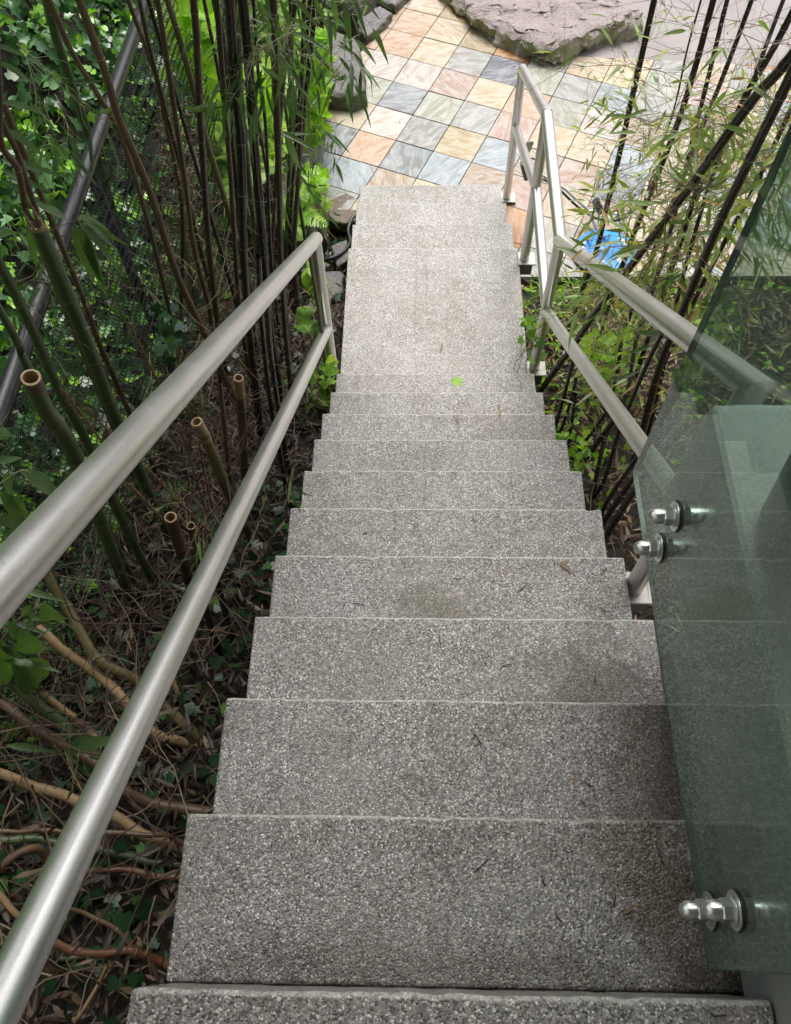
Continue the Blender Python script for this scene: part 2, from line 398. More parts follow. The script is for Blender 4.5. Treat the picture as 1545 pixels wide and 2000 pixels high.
# ------------------------------------------------------------------ staircase
def slab(name, x0, x1, y0, y1, z0, z1, mat, parent, bev=.007, jit=.0016, seed=0, smooth=False):
    bm = bmesh.new(); n = max(2, int((x1-x0)/.012)); m_ = max(2, int((y1-y0)/.05))
    bmesh.ops.create_cube(bm, size=1)
    for v in bm.verts:
        v.co = ((v.co.x+.5)*(x1-x0)+x0, (v.co.y+.5)*(y1-y0)+y0, (v.co.z+.5)*(z1-z0)+z0)
    bmesh.ops.bevel(bm, geom=[e for e in bm.edges if max(v.co.z for v in e.verts) > z1-1e-4], offset=bev, segments=3, profile=.6, affect='EDGES')
    for k in range(1, n):
        xx = x0+(x1-x0)*k/n
        bmesh.ops.bisect_plane(bm, geom=bm.verts[:]+bm.edges[:]+bm.faces[:], plane_co=(xx, 0, 0), plane_no=(1, 0, 0))
    for v in bm.verts:
        if v.co.z > z1-.03:
            q = mnoise.noise_vector(Vector((v.co.x*28+seed*9, v.co.y*28, v.co.z*28)))
            e = 1 if (v.co.y > y1-bev*1.5 or v.co.x < x0+bev*1.5 or v.co.x > x1-bev*1.5) else .2
            v.co += q*jit*e
            if e == 1:
                c4 = mnoise.noise(Vector((v.co.x*17+seed*3.3, v.co.z*5, seed)))
                if c4 > .28: v.co.z -= (c4-.28)*.016; v.co.y -= (c4-.28)*.012 if v.co.y > y1-bev*1.5 else 0
    bm.faces.ensure_lookup_table()
    for f_ in bm.faces: f_.smooth = f_.normal.z < .999 and f_.calc_area() < .001
    return obj(name, bm, mat, parent)
stair = thing('concrete_staircase', 'straight flight of pebbly grey exposed aggregate concrete steps running down to the patio', 'stairs')
LZ = -10*RI-.155; LY = 10*DT+1.062; D2, R2 = .375, .152
o = slab('top_step', -.5, .405, -1.0, 0, -.36, 0, M_STEP, stair, .009, .0025, 0)
for k in range(1, 11):
    e = .0015*(k % 3)
    slab('step', -.5-e, .5+e, (k-1)*DT+.0005, k*DT, -k*RI-.36, -k*RI, M_STEP, stair, .007, .0018, k)
slab('landing', -.5, .5, 10*DT+.0005, LY, LZ-.36, LZ, M_STEP, stair, .007, .0018, 21)
for k in range(1, 4):
    e = .0015*(k % 2)
    slab('step', -.5-e, .5+e, LY+(k-1)*D2+.0005, LY+k*D2, LZ-k*R2-.3, LZ-k*R2, M_STEP, stair, .006, .0018, 30+k)

# ------------------------------------------------------------------ patio of slate tiles
PZ = -2.5
b_ = MB()
def sheet(pts, z0, z1):
    n = len(pts); V = [(x, y, z1) for x, y in pts]+[(x, y, z0) for x, y in pts]
    return V, [tuple(range(n))]+[(i, i+n, (i+1) % n+n, (i+1) % n) for i in range(n)]
bed = [(-.80, 4.56), (-.42, 4.56), (-.42, 3.925), (7, 3.925), (7, 5.75), (.9, 6.38), (.3, 7.2), (.3, 10), (-.1, 10), (-.15, 7.25), (-.60, 6.35), (-.80, 6.0)]
b_.add(*sheet(bed, -2.75, PZ-.012)); patio = struct(b_.build('patio', M_GROUT))
b_ = MB(); b_.add(*sheet([(.9, 6.383), (7, 5.753), (14, 5.2), (14, 10.4), (.302, 10.4), (.302, 7.3)], -2.75, PZ-.006))
struct(b_.build('concrete_paving', M_CONC))
I0 = Vector((-.288, 6.039)); VI = Vector((.277, -.125)); VJ = Vector((.122, .296))
PAL = dict(pe=(.62, .44, .30), cr=(.64, .56, .42), wh=(.66, .63, .60), gr=(.42, .44, .43), gb=(.33, .38, .42), gg=(.46, .49, .42),
           ro=(.56, .44, .38), db=(.20, .24, .32), orr=(.62, .36, .14), ol=(.56, .48, .30), lb=(.42, .50, .56), ta=(.52, .43, .33), pk=(.66, .54, .54), ye=(.66, .60, .36))
CELL = {(0,-1):'gb',(1,-1):'gg',(2,-1):'gr',(3,-1):'ro',(0,0):'wh',(1,0):'ro',(2,0):'cr',(3,0):'pe',(-1,-1):'gg',(-1,0):'wh',(0,1):'cr',(1,1):'gr',(2,1):'db',(3,1):'gg',
 (-1,1):'pe',(-2,1):'pe',(-2,2):'cr',(-1,2):'pe',(0,2):'cr',(1,2):'ol',(2,2):'orr',(3,2):'gr',(-1,3):'cr',(0,3):'ol',(-2,3):'wh',(-1,-2):'cr',(0,-2):'wh',(1,-2):'gr',(2,-2):'ol',(3,-2):'lb',
 (-1,-3):'gb',(0,-3):'pe',(1,-3):'gb',(2,-3):'lb',(3,-3):'ta',(-1,-4):'lb',(0,-4):'lb',(1,-4):'ta',(4,-2):'ta',(4,-3):'ro',(4,-1):'cr',(4,0):'gg',(5,0):'wh',(4,1):'gr',(4,2):'cr',(5,2):'ye',
 (5,1):'lb',(5,-1):'cr',(6,-1):'lb',(6,-2):'db',(5,-2):'ro',(5,-3):'cr',(6,-3):'ta',(4,-4):'orr',(4,-5):'orr',(5,-4):'wh',(5,-5):'gr',(6,-4):'cr',(6,0):'ta',(6,1):'gr',(7,1):'gr',(7,2):'pk',(6,2):'gg'}
def clip(poly, nrm, d):
    out = []
    for i in range(len(poly)):
        p, q = poly[i], poly[(i+1) % len(poly)]
        a_, b2 = p.dot(nrm)-d, q.dot(nrm)-d
        if a_ >= 0: out.append(p)
        if (a_ >= 0) != (b2 >= 0): out.append(p+(q-p)*(a_/(a_-b2)))
    return out
def hp(p, q):   # half plane left of p->q
    p, q = Vector(p), Vector(q); t = (q-p).normalized(); n_ = Vector((-t.y, t.x)); return n_, p.dot(n_)
PKEYS = ['pe', 'cr', 'wh', 'gr', 'gg', 'cr', 'wh', 'lb', 'ta', 'ro', 'cr', 'gr']
for i in range(-6, 22):
    for j in range(-12, 14):
        P0 = I0+VI*i+VJ*j; poly = [P0, P0+VI, P0+VI+VJ, P0+VJ]; c = sum(poly, Vector((0, 0)))/4
        if not (-1.2 < c.x < 5.5 and 3.5 < c.y < 9.5): continue
        if abs(c.x) < .36 and c.y < 4.62: continue
        hps = [((1, 0), -.785), hp((-.05, 7.5), (-.66, 6.22)), hp((7, 5.76), (.9, 6.388)) if c.x > .9 else hp((.31, 10), (.31, 3)) if c.y > 7 else hp((3, 10), (-3, 10))]
        hps[2] = (Vector((-.1027, -.9947)), Vector((.9, 6.385)).dot(Vector((-.1027, -.9947)))) if c.x > .9 else ((-1, 0), -.30) if (c.y > 7.2) else ((0, -1), -20)
        if c.x > .1 and c.y < 4.4: hps.append(((1, 0), .502))
        if c.x < -.1 and c.y < 4.9: hps.append(((-1, 0), .502 if False else .30)) if False else None
        hps.append(((0, 1), 3.93 if c.x > 0 else 4.57))
        for n_, d_ in hps:
            n_ = Vector(n_); poly = clip(poly, n_, d_)
            if len(poly) < 3: break
        if len(poly) < 3: continue
        area = abs(sum(poly[k].cross(poly[(k+1) % len(poly)]) for k in range(len(poly))))/2
        if area < .004: continue
        c = sum(poly, Vector((0, 0)))/len(poly)
        z = PZ+rnd.uniform(-.0015, .0015); tx, ty = rnd.uniform(-.006, .006), rnd.uniform(-.006, .006)
        g_ = .0022
        ins = [p+(c-p).normalized()*g_*1.6 for p in poly]; ins2 = [p+(c-p).normalized()*g_*2.6 for p in poly]
        n = len(poly); V = [(p.x-c.x, p.y-c.y, 0+(p.x-c.x)*tx+(p.y-c.y)*ty) for p in ins2]+[(p.x-c.x, p.y-c.y, -.0025+(p.x-c.x)*tx+(p.y-c.y)*ty) for p in ins]+[(p.x-c.x, p.y-c.y, -.02) for p in ins]
        F_ = [tuple(range(n))]+[(k, k+n, (k+1) % n+n, (k+1) % n) for k in range(n)]+[(k+n, k+2*n, (k+1) % n+2*n, (k+1) % n+n) for k in range(n)]
        t_ = obj('slate_tile', mesh('slate_tile', V, F_), M_SLATE, patio, (c.x, c.y, z))
        col = PAL[CELL.get((i, j)) or PKEYS[(i*7+j*5+i*j) % len(PKEYS)]]
        q = rnd.uniform(.92, 1.08); t_.color = (*[min(1, ((v*1.0)*q)**1.4*.55) for v in col], 1)

# ------------------------------------------------------------------ rocks
def rock(name, base, z0, h, mat, label, slope=(0, 0), inset=.06, rough=.03, seed=1, cat='rock', group=None, n=46, lv=9):
    """irregular boulder grown from its footprint outline"""
    base = [Vector(p) for p in base]; c = sum(base, Vector((0, 0)))/len(base)
    per = []; tot = sum((base[(i+1) % len(base)]-base[i]).length for i in range(len(base)))
    for k in range(n):
        s_ = tot*k/n; i = 0
        while s_ > (base[(i+1) % len(base)]-base[i]).length: s_ -= (base[(i+1) % len(base)]-base[i]).length; i += 1
        d = base[(i+1) % len(base)]-base[i]; per.append(base[i]+d.normalized()*s_)
    V = []; F_ = []
    prof = [(-.35, 0), (0, 0), (.2, -.03), (.4, -.05), (.6, .0), (.75, .08), (.86, .2), (.94, .45), (.985, .8), (1, 1)]
    rings = []
    for (u0, s0), (u1, s1) in zip(prof[:-1], prof[1:]): rings += [(u0, s0), ((u0+u1)/2, (s0+s1)/2)]
    rings.append(prof[-1]); n = n*2; per2 = []
    for k in range(len(per)): per2 += [per[k], (per[k]+per[(k+1) % len(per)])/2]
    per = per2
    for (u, s_) in rings:
        for p in per:
            q = p+(c-p).normalized()*inset*s_
            V.append(Vector((q.x, q.y, z0+h*u)))
    fs = [.93, .86, .79, .72, .65, .58, .51, .44, .37, .30, .23, .16, .09, .04]
    for f_ in fs:
        for p in per:
            q0 = p+(c-p).normalized()*inset; q = c+(q0-c)*f_
            V.append(Vector((q.x, q.y, z0+h*1.0)))
    V.append(Vector((c.x, c.y, z0+h)))
    R_ = len(rings)+len(fs)
    for r in range(R_-1):
        for k in range(n): F_.append((r*n+k, r*n+(k+1) % n, (r+1)*n+(k+1) % n, (r+1)*n+k))
    for k in range(n): F_.append(((R_-1)*n+k, (R_-1)*n+(k+1) % n, R_*n))
    W = []
    for v in V:
        u = max(0, (v.z-z0)/h)
        v = v+Vector((0, 0, u*((v.x-c.x)*slope[0]+(v.y-c.y)*slope[1])))
        sd3 = Vector((seed*5, 0, 0))
        q = mnoise.noise_vector(v*5+sd3)*rough+mnoise.noise_vector(v*13+sd3)*rough*.6+mnoise.noise_vector(v*34+sd3)*rough*.35
        dd_, _p = mnoise.voronoi(v*6+sd3); crack = max(0, .10-(dd_[1]-dd_[0]))/.10
        q += (Vector((c.x, c.y, z0+h*.3))-v).normalized()*crack*rough*.55
        q.z *= .7 if u < .9 else .45
        W.append(v+q)
    me_ = mesh(name, [(v.x, v.y, v.z) for v in W], F_, True); me_.set_sharp_from_angle(angle=R(38))
    o = obj(name, me_, mat)
    return tag(o, label, cat, group)
rock('boulder', [(.955, 6.22), (1.12, 6.32), (1.40, 6.46), (1.74, 6.68), (1.66, 6.82), (1.36, 7.10), (1.2, 7.6), (1.1, 8.1), (.1, 8.1), (.10, 7.2), (.50, 6.54), (.72, 6.36)], PZ-.02, .17, M_ROCK1,
     'large flat-topped purplish boulder with mossy sides at the far end of the patio', (.02, -.02), .15, .062, 3, 'boulder', n=80)
rock('boulder', [tuple(at(*q, z=-2.34))[:2] for q in ((714,168),(708,110),(694,82),(655,66),(610,80),(600,140),(640,176),(690,180))], -2.62, .28, M_ROCK2,
     'grey-brown flat rock with cracked top beside the left edge of the tiles', (.05, .1), .03, .02, 8, 'rock')
rock('stone', [(-.52, 6.52), (-.44, 6.62), (-.30, 6.9), (-.42, 7.0), (-.62, 6.78)], -2.6, .16, M_ROCK2, 'small blue-grey stone behind the cracked rock at the tile edge', (0, 0), .03, .02, 12, 'rock', n=30)
rock('stone', [(-.28, 6.95), (-.14, 7.2), (-.16, 7.5), (-.42, 7.5), (-.45, 7.1)], -2.6, .17, M_ROCK2, 'grey kerb stone at the top edge of the photo beside the pale tiles', (0, 0), .03, .02, 13, 'rock', n=30)
rock('stone', [(-.85, 6.85), (-.6, 6.9), (-.62, 7.3), (-1.0, 7.3)], -2.55, .22, M_ROCK2, 'pale mottled stone in the shade under the overhanging bamboo leaves', (0, 0), .05, .03, 14, 'rock', n=30)
rock('boulder', [(-.72, 4.22), (-.70, 4.52), (-.80, 4.80), (-1.02, 4.86), (-1.1, 4.5), (-.95, 4.15)], -2.7, .38, M_ROCK3,
     'brown lichen-spotted rock standing left of the lowest steps', (-.1, .1), .06, .03, 21, 'rock')
rock('stone', [(-.66, 3.62), (-.56, 3.7), (-.57, 3.9), (-.72, 3.9)], -2.5, .10, M_ROCK2, 'small pale blue-grey stone in the mulch beside the landing', (0, 0), .02, .012, 25, 'rock', n=24)
rock('stone', [(-.62, 4.0), (-.53, 4.08), (-.56, 4.25), (-.68, 4.2)], -2.56, .09, M_ROCK2, 'small grey stone beside the black hose', (0, 0), .02, .012, 26, 'rock', n=24)
rock('flagstone', [(-.79, 4.62), (-.76, 4.50), (-.60, 4.44), (-.515, 4.47), (-.512, 4.70), (-.6, 4.76)], PZ-.055, .055, M_ROCK3, 'thick tan flagstone with a broken edge left of the bottom step', (0, 0), .012, .005, 31, 'flagstone', n=36)
rock('flagstone', [(-.99, 4.95), (-.79, 4.72), (-.765, 5.05), (-.78, 5.35), (-.95, 5.3)], PZ-.06, .055, M_ROCK2, 'rounded blue-grey flagstone at the left rim of the patio', (0, 0), .02, .005, 32, 'flagstone', n=36)

# ------------------------------------------------------------------ handrails
def pipe(name, pts, r, mat, parent, n=28):
    b = MB(); b.tube(pts, r, n); o = b.build(name, mat, parent); me = o.data; me.shade_smooth()
    me.set_sharp_from_angle(angle=R(30)) if hasattr(me, 'set_sharp_from_angle') else None
    return o
def plate(parent, x, y, z, sx=.050, sy=.050, t=.008, boltz=True):
    slab('base_plate', x-sx, x+sx, y-sy, y+sy, z, z+t, M_PLATE, parent, .003, 0, 0)
lr = thing('handrail', 'brushed steel double pipe handrail on the left of the stairs with a single end post', 'handrail')
xl = -.54
def lu(y): return -1.143+.703*(2.775-y)
def ll(y): return -1.71+.726*(2.775-y)
pipe('top_rail', [(xl, -.9, lu(-.9)), (xl, 1, lu(1)), (xl, 2.80, lu(2.80))], .0292, M_STEEL, lr)
pipe('middle_rail', [(xl-.002, -.9, ll(-.9)), (xl-.002, 1, ll(1)), (xl-.002, 2.755, ll(2.755))], .0262, M_STEEL, lr)
pipe('post', [(xl-.001, 2.775, LZ-.12), (xl-.001, 2.775, lu(2.775)-.006)], .0262, M_STEEL, lr)
rr = thing('handrail', 'steel double pipe handrail right of the stairs, bending at the landing, with four posts', 'handrail')
xr = .53
pipe('top_rail', [(xr, .975, -.02), (xr, .975, .125), (xr, 2.80, -1.172)], .0292, M_STEEL, rr)
pipe('top_rail', [(xr+.001, 2.77, -1.160), (xr+.001, 3.62, -1.128)], .0285, M_STEEL, rr)
pipe('top_rail', [(xr, 3.60, -1.123), (xr, 4.69, -1.572)], .0285, M_STEEL, rr)
pipe('middle_rail', [(xr, .99, -.325), (xr, 2.74, -1.565)], .0258, M_STEEL, rr)
pipe('middle_rail', [(xr+.001, 2.80, -1.575), (xr+.001, 3.57, -1.53)], .0255, M_STEEL, rr)
pipe('middle_rail', [(xr, 3.57, -1.525), (xr, 4.66, -1.935)], .0255, M_STEEL, rr)
for (py_, zb, zt) in ((.975, -.80, .105), (2.775, LZ+.005, -1.175), (3.585, LZ+.005, -1.135), (4.672, PZ+.022, -1.580)):
    pipe('post', [(xr-.001, py_, zb), (xr-.001, py_, zt)], .0262, M_STEEL, rr)
    plate(rr, xr+(.012 if py_ > 1 else 0), py_, zb-.004 if zb > -2.4 else PZ+.012)
for (py_, zb) in ((2.775, LZ), (3.585, LZ), (.975, -.80)):
    b = MB(); b.box(.503, .575, py_-.04, py_+.04, zb-.08, zb-.006); b.build('side_bracket', M_BRK, rr)

# ------------------------------------------------------------------ deck, unseen building added behind the camera to shade the near steps
deck = thing('concrete_deck', 'grey concrete deck slab beyond the glass panel on the right of the top step', 'deck')
slab('deck_slab', .41, 5.2, -1.6, .885, -.12, .20, M_DECK, deck, .018, .002, 50)
b = MB(); b.box(.60, 5.0, -1.5, .80, -1.9, -.125); b.build('support_wall', M_PLASTER, deck)
potp = at(1628, 1070, z=.20)
b = MB(); b.lathe([(.0, 0), (.105, 0), (.12, .02), (.135, .16), (.145, .22), (.15, .235), (.14, .24), (.125, .22), (.12, .19), (0, .19)], 40, (0, 0, 0))
tag(obj('plant_pot', b.mesh('plant_pot', True), M_DARKPOT, None, (potp.x, potp.y, .20)), 'dark round pot standing on the deck behind the glass at the right edge', 'pot')
unseen_house = thing('unseen_house', 'unseen building with an overhang added to shade the top of the stairs', 'building')
b = MB(); b.box(-4.5, 5.2, -1.9, -1.65, -.6, 6.5); b.build('unseen_wall', M_PLASTER, unseen_house)
b = MB(); b.box(-.95, 5.5, -3.5, 1.45, 2.55, 2.7); b.build('shade_eave', M_PLASTER, unseen_house)  # unseen overhang, added and sized to darken the upper steps

# ------------------------------------------------------------------ glass panel
GX = .35; gt = .012
gp = thing('glass_panel', 'green tinted glass guard panel bolted along the deck edge right of the stairs', 'glass panel')
GY0, GY1, GZ0, GZ1 = .034, .925, -.090, .98
def rrect(y0, y1, z0, z1, r, n=6):
    P_ = []
    for cy, cz, a0 in ((y1-r, z1-r, 0), (y0+r, z1-r, 90), (y0+r, z0+r, 180), (y1-r, z0+r, 270)):
        for k in range(n+1): an = R(a0+90*k/n); P_.append((cy+r*math.cos(an), cz+r*math.sin(an)))
    return P_
O_ = rrect(GY0, GY1, GZ0, GZ1, .012); I_ = rrect(GY0+.0015, GY1-.0015, GZ0+.0015, GZ1-.0015, .0105); n = len(O_)
V = [(GX, y, z) for y, z in I_]+[(GX+.0015, y, z) for y, z in O_]+[(GX+gt-.0015, y, z) for y, z in O_]+[(GX+gt, y, z) for y, z in I_]
F_ = [tuple(range(n)), tuple(3*n+k for k in range(n-1, -1, -1))]
for r in range(3):
    for k in range(n): F_.append((r*n+k, (r+1)*n+k, (r+1)*n+(k+1) % n, r*n+(k+1) % n))
me = mesh('pane', V, F_); me.materials.append(M_GLASS); me.materials.append(M_GEDGE)
for p in me.polygons: p.material_index = 0 if len(p.vertices) > 4 else 1
obj('pane', me, None, gp)
def cap_nut():
    b = MB(); r = .0158; V = []; F_ = []
    for x, s_ in ((0, 1), (-.0015, 1.04), (-.014, 1.04), (-.0165, .93)):
        for k in range(6): V.append((x, r*s_*math.cos(k*math.pi/3+.3), r*s_*math.sin(k*math.pi/3+.3)))
    for q in range(3):
        for k in range(6): F_.append((q*6+k, q*6+(k+1) % 6, q*6+6+(k+1) % 6, q*6+6+k))
    F_.append(tuple(18+k for k in range(6))); b.add(V, F_); nf = len(b.f)
    b.lathe([(.0138, -.016), (.0140, -.024), (.0128, -.030), (.0100, -.0355), (.0062, -.039), (.0001, -.0405)], 24, ax='x')
    m = b.mesh('cap_nut'); 
    for i, p in enumerate(m.polygons): p.use_smooth = i >= nf
    return m
def disc(name, r, x0, x1):
    b = MB(); b.lathe([(.0001, x0), (r-.0006, x0), (r, x0+.0006), (r, x1-.0006), (r-.0006, x1), (.0001, x1)], 40, ax='x'); m = b.mesh(name, True)
    m.set_sharp_from_angle(angle=R(35)); return m
m_nut = cap_nut(); m_w1 = disc('washer', .0195, -.0022, 0); m_w2 = disc('washer', .0265, -.0022, 0); m_g = disc('gasket', .028, 0, .003); m_st = disc('standoff', .0200, 0, .410-GX-gt-.003)
for (y_, z_) in ((.708, .113), (.700, .008), (.112, -.026), (.108, .079)):
    obj('cap_nut', m_nut, M_BOLT, gp, (GX-.0084, y_, z_)); obj('washer', m_w1, M_BOLT, gp, (GX-.0062, y_, z_)); obj('washer', m_w2, M_BOLT, gp, (GX-.0035, y_, z_))
    o = obj('gasket', m_g, M_RUBBER, gp, (GX-.0033, y_, z_)); o = obj('gasket', m_g, M_RUBBER, gp, (GX+gt, y_, z_))
    obj('standoff', m_st, M_BOLT, gp, (GX+gt+.003, y_, z_))

# ------------------------------------------------------------------ chain link fence
FX = -1.30
def fz(y): return -.54-.045*(y-1.45)
fence = thing('chain_link_fence', 'black chain link fence with a black pipe rail running below the ivy bank', 'fence')
b = MB(); b.tube([(FX, -1.2, fz(-1.2)), (FX, 1, fz(1)), (FX, 8.5, fz(8.5))], .029, 20); o = b.build('rail', M_BLACKPIPE, fence, True)
cw, ch = .040, .044; wires = MB(); y = -1.0; kk = 0
while y < 6.8:
    zt = fz(y)-.012; zb = min(G(FX, y)-.02, -1.0); pts = []; z = zt; q = 0
    while z > zb:
        sgn = 1 if q % 2 else -1
        pts.append((FX+.004*sgn+.004*math.sin(y*9+z*5), y+sgn*cw*.27+.006*math.sin(z*7+y*3), z+ch*.10*(1 if q % 2 else 1)))
        pts.append((FX-.004*sgn+.004*math.sin(y*9+z*5), y+sgn*cw*.27+.006*math.sin(z*7+y*3), z-ch*.10))
        z -= ch/2; q += 1
    wires.tube(pts, .0020, 3, False); y += cw*.5 if kk % 2 else cw*.5; kk += 1
stuff(wires.build('wire_mesh', M_WIRE, fence))
for y in (-.2, 1.05, 1.9, 2.95, 4.2, 5.6):
    b = MB(); ring = [(FX+.031*math.cos(t), y+.008*math.sin(t), fz(y)+.031*math.sin(t)) for t in np.linspace(0, 2*math.pi, 17)]
    b.tube(ring, .0022, 5); b.build('wire_tie', M_WIRE, fence)
for y in (.2, 2.62, 5.1, 7.6):
    b = MB(); b.tube([(FX-.035, y, G(FX, y)-.1), (FX-.035, y, fz(y)-.02)], .022, 14); b.build('post', M_BLACKPIPE, fence, True)

# ------------------------------------------------------------------ leaf templates
def t_bamboo(L=1.0, W=.13, n=6, droop=.16):
    V = []; F_ = []
    for k in range(n+1):
        t = k/n; w_ = W*1.32*min(1, 3.4*t)**.7*(1-t)**.72 if 0 < t < 1 else .003
        z = -droop*t*t
        V += [(t*L, -w_/2, z+w_*.18), (t*L, 0, z), (t*L, w_/2, z+w_*.18)]
    for k in range(n):
        a_ = 3*k; F_ += [(a_, a_+1, a_+4, a_+3), (a_+1, a_+2, a_+5, a_+4)]
    return V, F_
def t_ivy():
    o_ = [(0, -.02), (.20, -.30), (.50, -.22), (.42, -.02)]
    pts = [(0, .0), (-.12, .22), (.10, .42), (.30, .48), (.42, .26), (.72, .34), (.66, .14), (1.0, 0)]
    out = pts+[(x, -y) for x, y in reversed(pts[1:-1])]
    V = [(.38, 0, -.03)]+[(x-.0, y, .04*abs(y)*2-.10*x*x) for x, y in out]; n_ = len(out)
    return V, [(0, 1+k, 1+(k+1) % n_) for k in range(n_)]
def t_dry():
    V, F_ = t_bamboo(1, .20, 4, -.25); return V, F_
T_B = t_bamboo(); T_I = t_ivy(); T_I2 = ([(x, y*.95, z+.42*abs(y)-.28*x*x) for x, y, z in t_ivy()[0]], t_ivy()[1]); T_D = t_dry(); T_BW = t_bamboo(1, .17, 6, .22); T_BR = t_bamboo(1, .165, 5, .14)
rng = np.random.default_rng(11)
def ground_scatter(name, x0, x1, y0, y1, n, tmpl, smin, smax, mat, lift=.01, liftr=.03, tilt=.5, keep=None, parent=None):
    xs = rng.uniform(x0, x1, n); ys = rng.uniform(y0, y1, n)
    if keep is not None:
        k = np.array([keep(x, y) for x, y in zip(xs, ys)]); xs, ys = xs[k], ys[k]
    zs = np.array([G(x, y) for x, y in zip(xs, ys)])
    e = .04
    gxn = np.array([(G(x+e, y)-G(x-e, y))/(2*e) for x, y in zip(xs, ys)]); gyn = np.array([(G(x, y+e)-G(x, y-e))/(2*e) for x, y in zip(xs, ys)])
    nr = np.stack([-gxn, -gyn, np.ones_like(xs)], 1); nr /= np.linalg.norm(nr, axis=1)[:, None]
    h = lift+rng.uniform(0, liftr, len(xs)); pos = np.stack([xs, ys, zs], 1)+nr*h[:, None]
    me = scatter(name, tmpl, pos, rots(rng, len(xs), nr, tilt), rng.uniform(smin, smax, len(xs)), mat)
    return stuff(obj(name, me, None, parent))
notstep = lambda x, y: not (-.54 < x < .54 and y < 4.9)
def nz(x, y, s=1.1, o=0): return mnoise.noise((x*s+o, y*s, 7))
tag(ground_scatter('ivy', -4.6, -1.33, -1, 9, 12500, T_I, .04, .115, M_IVY, .01, .10, .6), 'glossy ivy leaves covering the bank behind the chain link fence', 'ivy')
tag(ground_scatter('ivy', -4.6, -1.33, -1, 9, 11500, T_I2, .04, .10, M_IVY, .01, .16, .85), 'curled ivy leaves mixed through the bank behind the fence', 'ivy')
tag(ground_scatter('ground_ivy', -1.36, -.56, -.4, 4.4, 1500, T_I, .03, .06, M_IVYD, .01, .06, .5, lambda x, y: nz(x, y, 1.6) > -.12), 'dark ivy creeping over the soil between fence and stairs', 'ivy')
tag(ground_scatter('ground_cover', .56, 3.0, 1.2, 3.9, 1500, T_I, .03, .06, M_LIME, .01, .06, .6, lambda x, y: nz(x, y, 2.2, 5) > .08), 'small lime green ground cover in the bed right of the landing', 'ground cover')
tag(ground_scatter('leaf_litter', -1.5, -.53, -1, 4.6, 9000, T_D, .03, .085, M_LITTER_SHADE, .0, .03, .45), 'dry brown bamboo leaves lying between the fence and the stairs', 'leaf litter')
tag(ground_scatter('leaf_litter', -1.3, -.55, -.8, 3.6, 2600, T_D, .03, .08, M_LITTER_SHADE, .03, .32, .9), 'brown leaves caught on the stems beside the stairs on the left', 'leaf litter')
tag(ground_scatter('leaf_litter', .53, 3.4, -.3, 3.92, 9500, T_D, .03, .10, M_LITTER, .0, .03, .45), 'dry tan bamboo leaves lying in the bed right of the stairs', 'leaf litter')
tag(ground_scatter('leaf_litter', -1.4, -.80, 4.2, 7.6, 1500, T_D, .03, .09, M_LITTER, .0, .03, .45), 'dry leaves among the rocks left of the tiles', 'leaf litter')

# ------------------------------------------------------------------ bamboo
ring_mesh = None
def make_ring():
    b = MB(); b.lathe([(.98, -.16), (1.07, -.10), (1.10, 0), (1.05, .07), (1.0, .10)], 16); return b.mesh('node_ring', True)
ring_mesh = make_ring()
crown_meshes = []
for s_ in range(3):
    r2 = np.random.default_rng(50+s_); n_ = 240
    pos = np.stack([r2.normal(0, .45, n_), r2.normal(0, .45, n_), r2.uniform(0, 1.9, n_)], 1)
    sp = np.stack([pos[:, 0]+r2.normal(0, .3, n_), pos[:, 1]+r2.normal(0, .3, n_), r2.uniform(-.9, .1, n_)], 1)
    crown_meshes.append(scatter('crown_foliage', T_B, pos, rots(r2, n_, None, .6, sp), r2.uniform(.11, .19, n_), M_BLEAF))
def smooth_pts(P_, sub=4):
    if len(P_) < 3: return [P_[0].lerp(P_[1], k/(sub*2)) for k in range(sub*2+1)]
    out = []
    for i in range(len(P_)-1):
        p0 = P_[max(0, i-1)]; p1 = P_[i]; p2 = P_[i+1]; p3 = P_[min(len(P_)-1, i+2)]
        for k in range(sub):
            t = k/sub
            out.append(.5*((2*p1)+(p2-p0)*t+(2*p0-5*p1+4*p2-p3)*t*t+(3*p1-p0-3*p2+p3)*t**3))
    out.append(P_[-1]); return out
CANES = []
r_lean = [-.02, .03, .02, .0, .01]
